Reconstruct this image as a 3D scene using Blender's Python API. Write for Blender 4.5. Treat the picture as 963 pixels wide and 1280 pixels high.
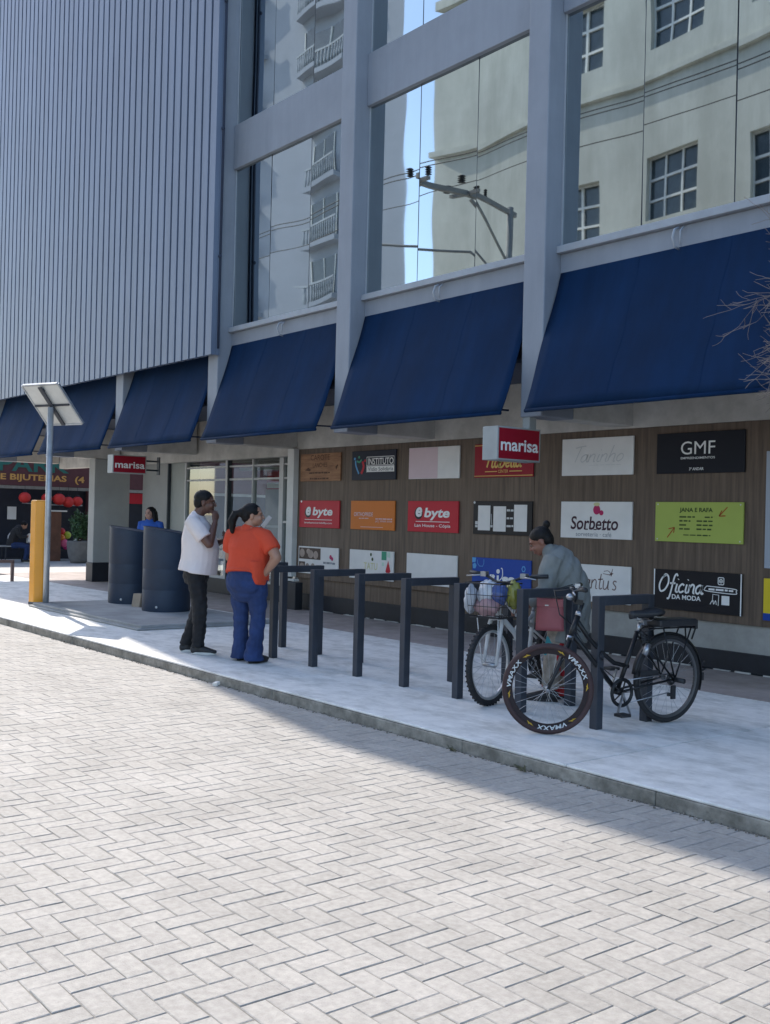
import bpy, math, random
import numpy as np
from mathutils import Vector, Matrix
random.seed(7); rng = np.random.default_rng(7)
R = math.radians
for o in list(bpy.data.objects): bpy.data.objects.remove(o)
S = bpy.context.scene
COL = S.collection
# ---------------------------------------------------------------- camera
cam_d = bpy.data.cameras.new('camera'); cam = bpy.data.objects.new('camera', cam_d); COL.objects.link(cam)
cam_d.sensor_fit = 'HORIZONTAL'; cam_d.sensor_width = 36.0; cam_d.lens = 36.0 * 1320.07 / 963.0
cam_d.clip_start = 0.05; cam_d.clip_end = 3000
def cam_basis(yaw, pitch, roll):
    cy, sy, cp, sp = math.cos(yaw), math.sin(yaw), math.cos(pitch), math.sin(pitch)
    f = Vector((-sy*cp, cy*cp, sp)); r = Vector((cy, sy, 0)); u = r.cross(f)
    c, s = math.cos(roll), math.sin(roll)
    return c*r + s*u, -s*r + c*u, f
cr, cu, cf = cam_basis(R(51.4832), R(0.31747), R(1.39378))
M = Matrix((cr, cu, -cf)).transposed().to_4x4(); M.translation = (0, 0, 1.4818)
cam.matrix_world = M; S.camera = cam
S.render.resolution_x, S.render.resolution_y = 770, 1024
# ---------------------------------------------------------------- sky, sun, exposure
SUN_AZ, SUN_EL = R(10.8), R(40)
sdir = Vector((-math.cos(SUN_AZ)*math.cos(SUN_EL), math.sin(SUN_AZ)*math.cos(SUN_EL), math.sin(SUN_EL)))
W = bpy.data.worlds.new('World'); S.world = W; W.use_nodes = True
nt = W.node_tree; bg = nt.nodes['Background']
sky = nt.nodes.new('ShaderNodeTexSky'); sky.sky_type = 'NISHITA'; sky.sun_disc = False
sky.sun_elevation = SUN_EL; sky.sun_rotation = math.atan2(sdir.x, sdir.y); sky.dust_density = 1.2; sky.ozone_density = 2.0
nt.links.new(sky.outputs[0], bg.inputs[0]); bg.inputs[1].default_value = 0.15
sd = bpy.data.lights.new('sun', 'SUN'); sun = bpy.data.objects.new('sun', sd); COL.objects.link(sun)
sd.energy = 2.5; sd.angle = R(0.5); sd.color = (1.0, 0.93, 0.84)
sun.rotation_euler = sdir.to_track_quat('Z', 'Y').to_euler(); sun.location = (-40, 10, 40)
S.view_settings.view_transform = 'Standard'; S.view_settings.look = 'None'; S.view_settings.exposure = 1.32; S.view_settings.gamma = 1
S.render.engine = 'CYCLES'
# ---------------------------------------------------------------- materials
def lin(c):
    return tuple(((x/255)/12.92 if x/255 <= .04045 else ((x/255+.055)/1.055)**2.4) for x in c)
def mat(name, col, rough=.6, var=.12, scale=6.0, bump=0.0, bscale=40.0, metal=0.0, spec=.5, dirt=0.0, stretch=None, col2=None, coat=0.0, island=0.0, detail=6, dscale=.23, dstretch=None, dpos=(.38, .62)):
    m = bpy.data.materials.new(name); m.use_nodes = True
    n = m.node_tree.nodes; L = m.node_tree.links; b = n['Principled BSDF']
    b.inputs['Roughness'].default_value = rough; b.inputs['Metallic'].default_value = metal
    b.inputs['Specular IOR Level'].default_value = spec; b.inputs['Coat Weight'].default_value = coat
    tc = n.new('ShaderNodeTexCoord'); mp = n.new('ShaderNodeMapping'); L.new(tc.outputs['Object'], mp.inputs['Vector'])
    if stretch: mp.inputs['Scale'].default_value = stretch
    nz = n.new('ShaderNodeTexNoise'); nz.inputs['Scale'].default_value = scale; nz.inputs['Detail'].default_value = detail; nz.inputs['Roughness'].default_value = .62
    L.new(mp.outputs[0], nz.inputs['Vector'])
    rp = n.new('ShaderNodeValToRGB'); rp.color_ramp.elements[0].position = .32; rp.color_ramp.elements[1].position = .68
    a = tuple(max(0, x*(1-var)) for x in col); c2 = col2 or tuple(min(1, x*(1+var)) for x in col)
    rp.color_ramp.elements[0].color = (*a, 1); rp.color_ramp.elements[1].color = (*c2, 1)
    L.new(nz.outputs['Fac'], rp.inputs[0]); out = rp.outputs[0]
    if dirt:
        d = n.new('ShaderNodeTexNoise'); d.inputs['Scale'].default_value = scale*dscale; d.inputs['Detail'].default_value = 9; d.inputs['Roughness'].default_value = .7
        dm = n.new('ShaderNodeMapping'); dm.inputs['Scale'].default_value = dstretch or (1, 1, 1); L.new(tc.outputs['Object'], dm.inputs[0]); L.new(dm.outputs[0], d.inputs['Vector'])
        dr = n.new('ShaderNodeValToRGB'); dr.color_ramp.elements[0].position = dpos[0]; dr.color_ramp.elements[1].position = dpos[1]
        dr.color_ramp.elements[0].color = (1-dirt, 1-dirt, 1-dirt*1.05, 1); dr.color_ramp.elements[1].color = (1, 1, 1, 1)
        L.new(d.outputs['Fac'], dr.inputs[0])
        mx = n.new('ShaderNodeMix'); mx.data_type = 'RGBA'; mx.blend_type = 'MULTIPLY'; mx.inputs[0].default_value = 1
        L.new(out, mx.inputs[6]); L.new(dr.outputs[0], mx.inputs[7]); out = mx.outputs[2]
    if island:
        g = n.new('ShaderNodeNewGeometry'); mr = n.new('ShaderNodeMapRange'); mr.inputs[3].default_value = 1-island; mr.inputs[4].default_value = 1+island
        L.new(g.outputs['Random Per Island'], mr.inputs[0])
        mx = n.new('ShaderNodeMix'); mx.data_type = 'RGBA'; mx.blend_type = 'MULTIPLY'; mx.inputs[0].default_value = 1
        L.new(out, mx.inputs[6]); L.new(mr.outputs[0], mx.inputs[7]); out = mx.outputs[2]
    L.new(out, b.inputs['Base Color'])
    if bump:
        bn = n.new('ShaderNodeTexNoise'); bn.inputs['Scale'].default_value = bscale; bn.inputs['Detail'].default_value = 5
        L.new(mp.outputs[0] if stretch else tc.outputs['Object'], bn.inputs['Vector'])
        bp = n.new('ShaderNodeBump'); bp.inputs['Strength'].default_value = bump; bp.inputs['Distance'].default_value = .01
        L.new(bn.outputs['Fac'], bp.inputs['Height']); L.new(bp.outputs[0], b.inputs['Normal'])
    return m
def glass_mirror(name, tint, rough=.015, wav=.05):
    m = mat(name, tint, rough, var=.04, scale=.6, metal=1.0)
    n = m.node_tree.nodes; L = m.node_tree.links; b = n['Principled BSDF']
    tc = n.new('ShaderNodeTexCoord'); nz = n.new('ShaderNodeTexNoise'); nz.inputs['Scale'].default_value = .9; nz.inputs['Detail'].default_value = 0
    L.new(tc.outputs['Object'], nz.inputs['Vector']); bp = n.new('ShaderNodeBump'); bp.inputs['Strength'].default_value = wav; bp.inputs['Distance'].default_value = .1
    L.new(nz.outputs['Fac'], bp.inputs['Height']); L.new(bp.outputs[0], b.inputs['Normal'])
    return m
def glass_clear(name, tint=(.75, .85, .82), refl=.25):
    m = bpy.data.materials.new(name); m.use_nodes = True; n = m.node_tree.nodes; L = m.node_tree.links
    n.remove(n['Principled BSDF']); o = n['Material Output']
    t = n.new('ShaderNodeBsdfTransparent'); t.inputs[0].default_value = (*tint, 1)
    g = n.new('ShaderNodeBsdfGlossy'); g.inputs[0].default_value = (.9, .95, .95, 1); g.inputs['Roughness'].default_value = .02
    tc = n.new('ShaderNodeTexCoord'); nz = n.new('ShaderNodeTexNoise'); nz.inputs['Scale'].default_value = 1.2; L.new(tc.outputs['Object'], nz.inputs['Vector'])
    mr = n.new('ShaderNodeMapRange'); mr.inputs[3].default_value = refl*.85; mr.inputs[4].default_value = refl*1.15; L.new(nz.outputs['Fac'], mr.inputs[0])
    mx = n.new('ShaderNodeMixShader'); L.new(mr.outputs[0], mx.inputs[0]); L.new(t.outputs[0], mx.inputs[1]); L.new(g.outputs[0], mx.inputs[2]); L.new(mx.outputs[0], o.inputs[0])
    return m
def wood_mat(name, ca, cb, plank=.0):
    m = mat(name, ca, .55, col2=cb, scale=1.0, stretch=(22, 22, 1.1), bump=.12, bscale=3.0, dirt=.25)
    return m
# ---------------------------------------------------------------- mesh builder
def V(*a): return Vector(a)
class MB:
    def __init__(s): s.v = []; s.f = []; s.m = []; s.sm = []
    def add(s, v, f, mat=0, smooth=False):
        k = len(s.v); s.v += [tuple(p) for p in v]
        for q in f: s.f.append(tuple(i+k for i in q)); s.m.append(mat); s.sm.append(smooth)
        return s
    def box(s, x0, x1, y0, y1, z0, z1, mat=0):
        v = [(x, y, z) for x in (x0, x1) for y in (y0, y1) for z in (z0, z1)]
        return s.add(v, [(0,1,3,2), (4,6,7,5), (0,4,5,1), (2,3,7,6), (0,2,6,4), (1,5,7,3)], mat)
    def obox(s, c, a, b, d, mat=0):      # centre and three half-axis vectors
        c, a, b, d = Vector(c), Vector(a), Vector(b), Vector(d)
        v = [c+i*a+j*b+k*d for i in (-1, 1) for j in (-1, 1) for k in (-1, 1)]
        fl = [(0,1,3,2), (4,6,7,5), (0,4,5,1), (2,3,7,6), (0,2,6,4), (1,5,7,3)]
        if a.cross(b).dot(d) < 0: fl = [q[::-1] for q in fl]
        return s.add(v, fl, mat)
    def bar(s, p, q, w, h=None, up=(0, 0, 1), mat=0):
        p, q = Vector(p), Vector(q); t = (q-p); a = t.normalized(); u = Vector(up)
        if abs(a.dot(u)) > .99: u = Vector((0, 1, 0))
        b = a.cross(u).normalized(); c = b.cross(a)
        return s.obox((p+q)/2, t/2, b*w/2, c*(h or w)/2, mat)
    def quad(s, a, b, c, d, mat=0): return s.add([a, b, c, d], [(0,1,2,3)], mat)
    def tube(s, pts, r, n=8, mat=0, closed=False, caps=True, side=None, smooth=True):
        P = [Vector(p) for p in pts]; N = len(P)
        rr = r if isinstance(r, (list, tuple)) else [r]*N
        T = []
        for i in range(N):
            a = P[(i-1) % N] if (closed or i > 0) else P[i]; b = P[(i+1) % N] if (closed or i < N-1) else P[i]
            t = b-a; T.append(t.normalized() if t.length > 1e-9 else Vector((0, 0, 1)))
        u = Vector(side) if side is not None else None
        if u is None:
            u = Vector((0, 0, 1)) if abs(T[0].z) < .9 else Vector((1, 0, 0))
        v = []
        for i in range(N):
            u2 = u - T[i]*u.dot(T[i])
            if u2.length < 1e-6: u2 = T[i].orthogonal()
            u2.normalize(); w = T[i].cross(u2)
            if side is None: u = u2
            a, b = rr[i] if isinstance(rr[i], (tuple, list)) else (rr[i], rr[i])
            for k in range(n):
                th = 2*math.pi*k/n; v.append(P[i] + u2*(a*math.cos(th)) + w*(b*math.sin(th)))
        f = []
        for i in range(N if closed else N-1):
            j = (i+1) % N
            for k in range(n): l = (k+1) % n; f.append((i*n+k, i*n+l, j*n+l, j*n+k))
        if caps and not closed: f += [tuple(range(n))[::-1], tuple((N-1)*n+k for k in range(n))]
        return s.add(v, f, mat, smooth)
    def blob(s, pts, rads, side=(1, 0, 0), n=14, mat=0, ck=.75, ck0=None):   # rounded tube for figures
        P = [Vector(p) for p in pts]; r = [x if isinstance(x, (tuple, list)) else (x, x) for x in rads]
        def cap(p, q, rad, k):
            d = (p-q).normalized(); h = (rad[0]+rad[1])/2*k; o = []
            for a in (25, 50, 70, 86): o.append((p+d*h*math.sin(R(a)), (rad[0]*math.cos(R(a)), rad[1]*math.cos(R(a)))))
            return o
        a = cap(P[0], P[1], r[0], ck if ck0 is None else ck0)[::-1]; b = cap(P[-1], P[-2], r[-1], ck)
        # smooth the path
        pts2 = [x[0] for x in a] + P + [x[0] for x in b]; r2 = [x[1] for x in a] + r + [x[1] for x in b]
        return s.tube(pts2, r2, n, mat, side=side)
    def lathe(s, prof, c=(0, 0, 0), n=24, mat=0, axis='z', smooth=True):
        c = Vector(c); v = []
        for r, z in prof:
            for k in range(n):
                t = 2*math.pi*k/n; p = (r*math.cos(t), r*math.sin(t), z)
                if axis == 'y': p = (p[0], p[2], p[1])
                v.append(c+Vector(p))
        f = []
        for i in range(len(prof)-1):
            for k in range(n):
                l = (k+1) % n; q = (i*n+k, i*n+l, (i+1)*n+l, (i+1)*n+k); f.append(q if axis == 'z' else q[::-1])
        f += [tuple(range(n))[::-1], tuple((len(prof)-1)*n+k for k in range(n))]
        return s.add(v, f, mat, smooth)
    def ball(s, c, r, n=12, mat=0, ax=None):
        r = r if isinstance(r, (tuple, list)) else (r, r, r); c = Vector(c)
        A = ax or (V(1, 0, 0), V(0, 1, 0), V(0, 0, 1)); v = []; f = []; h = n//2+1
        for i in range(h+1):
            p = math.pi*i/h
            for k in range(n):
                t = 2*math.pi*k/n
                v.append(c + A[0]*(r[0]*math.sin(p)*math.cos(t)) + A[1]*(r[1]*math.sin(p)*math.sin(t)) + A[2]*(r[2]*math.cos(p)))
        for i in range(h):
            for k in range(n): l = (k+1) % n; f.append((i*n+k, (i+1)*n+k, (i+1)*n+l, i*n+l))
        return s.add(v, f, mat, True)
    def build(s, name, mats, parent=None, origin=None, bevel=0, seg=2, local=False, rot=0):
        me = bpy.data.meshes.new(name)
        vv = s.v
        if parent is not None and not local:
            inv = root(parent).matrix_basis.inverted(); vv = [tuple(inv @ Vector(p)) for p in vv]
        elif origin is not None and not local:
            inv = (Matrix.Translation(origin) @ Matrix.Rotation(rot, 4, 'Z')).inverted(); vv = [tuple(inv @ Vector(p)) for p in vv]
        me.from_pydata(vv, [], s.f); me.update()
        mats = mats if isinstance(mats, (list, tuple)) else [mats]
        for m in mats: me.materials.append(m)
        me.polygons.foreach_set('material_index', s.m); me.polygons.foreach_set('use_smooth', s.sm)
        o = bpy.data.objects.new(name, me); COL.objects.link(o)
        if parent is not None: o.parent = parent
        elif origin is not None: o.location = origin; o.rotation_euler = (0, 0, rot)
        if bevel:
            b = o.modifiers.new('bevel', 'BEVEL'); b.width = bevel; b.segments = seg; b.limit_method = 'ANGLE'; b.angle_limit = R(40)
        return o
def root(o):
    while o.parent is not None: o = o.parent
    return o
def tag(o, label, cat, group=None, kind=None):
    if label: o['label'] = label
    if cat: o['category'] = cat
    if group: o['group'] = group
    if kind: o['kind'] = kind
    return o
def thing(name, label, cat, loc=(0, 0, 0), rz=0, group=None):
    o = bpy.data.objects.new(name, None); COL.objects.link(o); o.location = loc; o.rotation_euler = (0, 0, rz)
    o.empty_display_size = .1; o.matrix_basis = Matrix.Translation(loc) @ Matrix.Rotation(rz, 4, 'Z')
    return tag(o, label, cat, group)
def struct(o): o['kind'] = 'structure'; return o
def dup_tree(o, parent=None):
    c = o.copy(); COL.objects.link(c)
    if parent is not None: c.parent = parent
    for ch in o.children: dup_tree(ch, c)
    return c
# ---------------------------------------------------------------- lettering
_tc = {}
def text_geo(st, bold=0.0, shear=0.0):
    k = (st, bold, shear)
    if k in _tc: return _tc[k]
    cu_ = bpy.data.curves.new('t', 'FONT'); cu_.body = st; cu_.offset = bold; cu_.shear = shear; cu_.resolution_u = 4; cu_.fill_mode = 'FRONT'
    ob = bpy.data.objects.new('t', cu_); COL.objects.link(ob)
    dg = bpy.context.evaluated_depsgraph_get(); me = bpy.data.meshes.new_from_object(ob.evaluated_get(dg))
    v = np.array([p.co[:2] for p in me.vertices]); f = [tuple(p.vertices) for p in me.polygons]
    bpy.data.objects.remove(ob); bpy.data.meshes.remove(me); bpy.data.curves.remove(cu_)
    v = v - v.min(0); sz = v.max(0); _tc[k] = (v/sz, f, sz[0]/sz[1]); return _tc[k]
class Face:    # a flat sign face: origin at lower left, right vector U, up vector V, normal N
    def __init__(s, O, U, Vv, N, w, h): s.O, s.U, s.V, s.N, s.w, s.h = Vector(O), Vector(U), Vector(Vv), Vector(N), w, h
    def p(s, x, y, d=.0015): return s.O + s.U*(x*s.w) + s.V*(y*s.h) + s.N*d
    def text(s, mb, st, x0, x1, y0, y1, mat=0, bold=0.0, shear=0.0, d=.0025):
        v, f, a = text_geo(st, bold, shear)
        mb.add([s.p(x0+(x1-x0)*q[0], y0+(y1-y0)*q[1], d) for q in v], f, mat)
    def rect(s, mb, x0, x1, y0, y1, mat=0, d=.0015):
        mb.quad(s.p(x0, y0, d), s.p(x1, y0, d), s.p(x1, y1, d), s.p(x0, y1, d), mat)
    def poly(s, mb, pts, mat=0, d=.0015): mb.add([s.p(x, y, d) for x, y in pts], [tuple(range(len(pts)))], mat)
    def disc(s, mb, x, y, rx, ry, mat=0, d=.0018, n=20): s.poly(mb, [(x+rx*math.cos(2*math.pi*k/n), y+ry*math.sin(2*math.pi*k/n)) for k in range(n)], mat, d)
    def ring(s, mb, x, y, rx, ry, t, mat=0, d=.0018, n=20): s.stroke(mb, [(x+rx*math.cos(2*math.pi*k/n), y+ry*math.sin(2*math.pi*k/n)) for k in range(n+1)], t, mat, d, raw=True)
    def dashes(s, mb, x0, x1, y, h, mat=0, seed=1, d=.002):      # a line of writing too small to read
        rr = random.Random(seed); x = x0
        while x < x1:
            w = min(rr.uniform(.03, .09), x1-x); s.rect(mb, x, x+w, y-h*rr.uniform(.35, .5), y+h*rr.uniform(.35, .5), mat, d); x += w+.012
    def stroke(s, mb, pts, t, mat=0, d=.0025, raw=False):
        P = [Vector((x*s.w, y*s.h)) for x, y in pts]
        if not raw and len(P) > 2:
            Q = []
            for i in range(len(P)-1):
                p0, p1, p2, p3 = P[max(i-1, 0)], P[i], P[i+1], P[min(i+2, len(P)-1)]
                for k in range(5):
                    u = k/5; Q.append(.5*((2*p1)+(-p0+p2)*u+(2*p0-5*p1+4*p2-p3)*u*u+(-p0+3*p1-3*p2+p3)*u**3))
            P = Q+[P[-1]]
        n = len(P); L = []; Rr = []
        for i in range(n):
            tt = P[min(i+1, n-1)]-P[max(i-1, 0)]
            if tt.length < 1e-9: tt = Vector((1, 0))
            tt.normalize(); nn = Vector((-tt.y, tt.x))*t/2; L.append(P[i]+nn); Rr.append(P[i]-nn)
        w3 = lambda q: s.O+s.U*q.x+s.V*q.y+s.N*d
        mb.add([w3(q) for q in L]+[w3(q) for q in Rr], [(n+i, n+i+1, i+1, i) for i in range(n-1)], mat)
GLY = {  # hand-lettering strokes, x-height 1
 'a': (1.0, [[(.8,.85),(.5,1),(.12,.7),(.1,.2),(.4,0),(.7,.35),(.82,1),(.78,.25),(.95,0),(1.1,.15)]]),
 'b': (1.0, [[(.2,2.1),(.12,1),(.1,.1),(.45,0),(.8,.4),(.65,.9),(.35,.9),(.12,.5)]]),
 'c': (.85, [[(.75,.85),(.45,1),(.12,.65),(.12,.2),(.4,0),(.8,.2)]]),
 'e': (.85, [[(.12,.5),(.7,.6),(.6,.95),(.3,.95),(.1,.5),(.3,.02),(.8,.2)]]),
 'f': (.8, [[(.95,1.9),(.75,2.15),(.5,1.7),(.35,0),(.2,-.8),(-.05,-.8)],[(.05,1),(.8,1.05)]]),
 'h': (1.0, [[(.25,2.1),(.15,1),(.08,0)],[(.12,.55),(.45,1),(.75,.85),(.75,0),(.95,.05)]]),
 'i': (.5, [[(.25,1),(.18,.2),(.35,0),(.5,.1)],[(.3,1.5),(.34,1.58)]]),
 'l': (.5, [[(.35,2.1),(.22,1),(.2,.15),(.38,0),(.5,.1)]]),
 'n': (1.0, [[(.15,1),(.1,0)],[(.12,.55),(.45,1),(.75,.85),(.75,.1),(.95,.02)]]),
 'o': (.9, [[(.45,1),(.12,.65),(.15,.15),(.45,0),(.78,.35),(.75,.8),(.45,1)]]),
 't': (.7, [[(.4,1.7),(.25,.3),(.4,0),(.65,.12)],[(.0,1.05),(.7,1.12)]]),
 'u': (1.0, [[(.12,1),(.12,.2),(.4,0),(.7,.35),(.8,1),(.78,.15),(.95,.02)]]),
 's': (.7, [[(.6,.9),(.3,1),(.15,.75),(.55,.35),(.4,.02),(.05,.1)]]),
 'r': (.7, [[(.15,1),(.12,0)],[(.13,.55),(.35,.95),(.62,.95)]]),
 "'": (.35, [[(.2,1.9),(.1,1.5)]]),
 'O': (1.5, [[(.9,2.0),(.35,1.6),(.1,.7),(.4,0),(.95,.2),(1.3,1),(1.15,1.8),(.7,2.05),(.5,1.7)]]),
 'T': (1.1, [[(.0,1.9),(.6,2.05),(1.3,2.15)],[(.75,2.05),(.6,1),(.5,0)]]),
 'I': (.9, [[(.55,1.7),(.4,.8),(.25,0)],[(.0,1.5),(.2,1.9),(.9,1.85)]]),
}
def script(face, mb, word, x0, x1, y0, yx, t, mat=0, slant=.18, d=.0025):
    adv = sum(GLY[c][0] for c in word); sx = (x1-x0)/adv; sy = yx-y0; x = x0
    for c in word:
        w, ss = GLY[c]
        for st in ss: face.stroke(mb, [(x+(px+slant*py)*sx, y0+py*sy) for px, py in st], t, mat, d)
        x += w*sx
# ================================================================ SETTING
ZR = -0.10            # road level; the sidewalk top is z = 0
KY = 4.92             # kerb face
m_asph = mat('ground_paving', (.30, .29, .27), .9, bump=.2)
m_pav = mat('concrete_paver', (.40, .374, .340), .85, var=.14, scale=30, bump=.35, bscale=160, dirt=.17, dscale=.05, island=.055)
m_joint = mat('joint_sand', (.21, .195, .17), .95, bump=.3)
m_side = mat('sidewalk_concrete', (.76, .74, .70), .82, var=.10, scale=7, bump=.3, bscale=90, dirt=.27, dscale=.34, dstretch=(.9, 1.6, 1), dpos=(.36, .54), detail=12)
m_side2 = mat('worn_red_paving', (.44, .37, .34), .85, var=.15, scale=4, bump=.25, bscale=60, dirt=.25)
m_kerb = mat('kerb_concrete', (.31, .285, .245), .9, var=.2, scale=7, bump=.6, bscale=45, dirt=.42, dscale=.5)
m_slab = mat('slab_concrete', (.36, .36, .355), .85, var=.12, scale=4, bump=.25, bscale=70, dirt=.25)
m_lit = mat('plaza_concrete', (.45, .44, .42), .85, var=.08, scale=3, bump=.2)

g = MB(); g.quad((-900, -900, ZR-.03), (900, -900, ZR-.03), (900, 900, ZR-.03), (-900, 900, ZR-.03)); struct(g.build('ground', m_asph))

# road of herringbone pavers: real bricks with bevelled tops and open joints
def pavers(x0, x1, y0, y1):
    w, gp, ch = .1, .0022, .0035; ox, oy = -3.427, 1.78
    c0, c1 = int((x0-ox)/w)-1, int((x1-ox)/w)+1; r0, r1 = int((y0-oy)/w)-1, int((y1-oy)/w)+1
    rec = []
    for r in range(r0, r1):
        for c in range(c0, c1):
            k = (c-r) % 4
            if k == 1: rec.append((c, r, 2, 1))
            elif k == 0: rec.append((c, r, 1, 2))
    a = np.array(rec, float); n = len(a)
    X0 = ox+a[:, 0]*w+gp; X1 = ox+(a[:, 0]+a[:, 2])*w-gp; Y0 = oy+a[:, 1]*w+gp; Y1 = oy+(a[:, 1]+a[:, 3])*w-gp
    Y1 = np.minimum(Y1, y1); keep = Y0 < y1-.01; X0, X1, Y0, Y1 = X0[keep], X1[keep], Y0[keep], Y1[keep]; n = len(X0)
    jx = rng.normal(0, .0011, n); jy = rng.normal(0, .0011, n); X0 += jx; X1 += jx; Y0 += jy; Y1 = np.minimum(Y1+jy, y1)
    z = ZR + rng.normal(0, .0006, n); tx = rng.normal(0, .004, n); ty = rng.normal(0, .004, n)
    v = np.zeros((n, 12, 3)); cx, cy = (X0+X1)/2, (Y0+Y1)/2
    for i, (px, py) in enumerate(((0,0),(1,0),(1,1),(0,1))):
        xx = np.where(px, X1, X0); yy = np.where(py, Y1, Y0); sx, sy = (1-2*px)*ch, (1-2*py)*ch
        ii = rng.normal(0, .0012, (n, 2))
        v[:, i] = np.stack([xx+sx+ii[:, 0], yy+sy+ii[:, 1], z+tx*(xx-cx)+ty*(yy-cy)], 1)
        v[:, i+4] = np.stack([xx, yy, z-.0024+tx*(xx-cx)], 1); v[:, i+8] = np.stack([xx, yy, z-.03], 1)
    q = [(0,1,2,3)]
    for i in range(4): j = (i+1) % 4; q += [(i+4, j+4, j, i), (i+8, j+8, j+4, i+4)]
    f = (np.arange(n)[:, None, None]*12+np.array(q)[None]).reshape(-1, 4)
    return v.reshape(-1, 3), f
pv, pf = pavers(-27, 3.2, -3.4, KY-.006)
me = bpy.data.meshes.new('road'); me.vertices.add(len(pv)); me.vertices.foreach_set('co', pv.ravel())
me.loops.add(pf.size); me.loops.foreach_set('vertex_index', pf.ravel().astype(np.int32)); me.polygons.add(len(pf))
me.polygons.foreach_set('loop_start', np.arange(len(pf), dtype=np.int32)*4); me.polygons.foreach_set('loop_total', np.full(len(pf), 4, np.int32))
me.materials.append(m_pav); me.polygons.foreach_set('use_smooth', np.zeros(len(pf), bool)); me.update(); me.validate(); road = bpy.data.objects.new('road', me); COL.objects.link(road); struct(road)
g = MB(); g.quad((-40, -3.4, ZR-.0029), (12, -3.4, ZR-.0029), (12, KY, ZR-.0029), (-40, KY, ZR-.0029)); struct(g.build('paving_bed', m_joint))
g = MB(); g.box(-60, -27.01, -30, KY+20, ZR-.028, ZR); g.box(3.25, 40, -3.4, KY, ZR-.028, ZR); struct(g.build('side_street', m_lit))
# kerb: separate stones
g = MB(); x = -23.6
while x < 8:
    L = random.choice((1.98, 2.4, 1.6, 3.0)); dz = random.uniform(-.003, .003)
    g.box(x+.0015, x+L-.0015, KY+random.uniform(-.002, .002), KY+.13, ZR-.028, -.021+dz*.3); x += L
struct(g.build('kerb', m_kerb, bevel=.009, seg=3))
# sidewalk sheets, reaching under the overhang
g = MB(); xs = [-23.6, -19.2, -15.9, -12.0, -8.1, -4.35, -2.95, 0.6, 5, 8]
for a, b in zip(xs, xs[1:]): g.box(a+.003, b-.003, KY+.004, 8.15, -.0195, random.uniform(-.0015, .0015))
struct(g.build('sidewalk', m_side, bevel=.008, seg=2))
g = MB(); g.box(-24.4, 8, 8.156, 9.46, -.12, .002); g.box(-24.4, -14.2, 9.463, 9.86, -.12, .002); g.box(-24.4, -19.5, 9.863, 14, -.12, .001); struct(g.build('paving_strip', m_side2))
g = MB(); g.box(-26.99, -24.42, KY+.0, 25, ZR-.028, ZR+.002); g.box(-24.41, -23.62, KY, 25, ZR-.028, -.05); struct(g.build('plaza', m_lit))
g = MB(); g.box(-15.95, -12.2, 5.86, 7.76, .0, .062); g.box(-15.97, -12.18, 5.80, 7.80, .0, .028)
struct(g.build('platform', m_slab, bevel=.012))
# opposite sidewalk behind the camera
g = MB(); g.box(-60, 40, -5.6, -3.4, ZR-.028, .0); struct(g.build('opposite_sidewalk', m_lit, bevel=.01))

# small plants and litter by the kerb
m_weed = mat('weed_leaf', (.15, .145, .09), .7, var=.3)
for x, y, n_, s_, lab in ((-4.66, 4.89, 16, .075, 'small dry weed growing at the kerb foot in front of the bikes'), (-5.33, 4.90, 10, .05, 'tiny weed tuft at the kerb foot left of the larger weed')):
    g = MB()
    for k in range(n_):
        a = random.uniform(0, 6.28); l = s_*random.uniform(.5, 1.1); d = V(math.cos(a), -abs(math.sin(a)), random.uniform(.4, 1.4)).normalized(); p = V(x+random.uniform(-.03, .03), y-.012, ZR)
        w = d.cross(V(0, 0, 1)).normalized()*.004
        g.add([p-w, p+w, p+d*l*.6+w*1.4+V(0,0,.008), p+d*l, p+d*l*.6-w*1.4+V(0,0,.008)], [(0,1,2,3,4)])
    tag(g.build('weed', m_weed, origin=(x, y, ZR)), lab, 'weed')
m_trash = mat('litter_paper', (.7, .69, .66), .8)
g = MB(); g.obox((-8.55, 4.87, ZR+.018), (.03, .006, .004), (-.006, .02, .006), (0, -.003, .014)); tag(g.build('litter', m_trash, origin=(-8.55, 4.87, ZR)), 'crumpled white paper scrap in the gutter at the kerb near the standing pair', 'litter')

m_grit = mat('gutter_grit', (.17, .15, .12), .95, var=.4, scale=30, island=.5)
g = MB(); gr = random.Random(5)
for k in range(900):
    x = gr.uniform(-13, .5); y = KY-.006-abs(gr.gauss(0, .018)); s_ = gr.uniform(.002, .0065)*(1.8 if gr.random() < .04 else 1); a = gr.uniform(0, 3.1)
    g.obox((x, y, ZR+s_*.4), (s_*math.cos(a), s_*math.sin(a), s_*.2), (-s_*.7*math.sin(a), s_*.7*math.cos(a), 0), (0, s_*.1, s_*.6))
o = g.build('gutter_grit', m_grit); tag(o, 'sand and grit gathered along the foot of the kerb', 'grit', kind='stuff')
# ================================================================ MAIN BUILDING
XR = [-24.36, -20.99, -17.62, -14.25, -10.87, -7.51, -4.14, -.77, 2.6]     # right faces of the columns
CW, YF, YG, YW, ZB, ZT, HT = .30, 8.0, 8.25, 9.51, 2.57, 3.2, 15.4
m_col = mat('grey_render', (.235, .262, .305), .6, var=.07, scale=1.6, bump=.08, bscale=120, dirt=.08, dscale=1.2, dstretch=(3, 3, .35))
m_beam = mat('bare_concrete', (.60, .58, .53), .8, var=.14, scale=3, bump=.25, bscale=60, dirt=.3)
m_slat = mat('slat_metal', (.138, .178, .255), .45, var=.06, scale=.7, dirt=.16, dscale=1.4, dstretch=(4, 1, .25))
m_slatb = mat('slat_back', (.022, .034, .065), .7)
m_glass = glass_mirror('mirror_glass', (.46, .51, .52), wav=.035)
m_frame = mat('dark_frame', (.03, .04, .05), .5)
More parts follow.
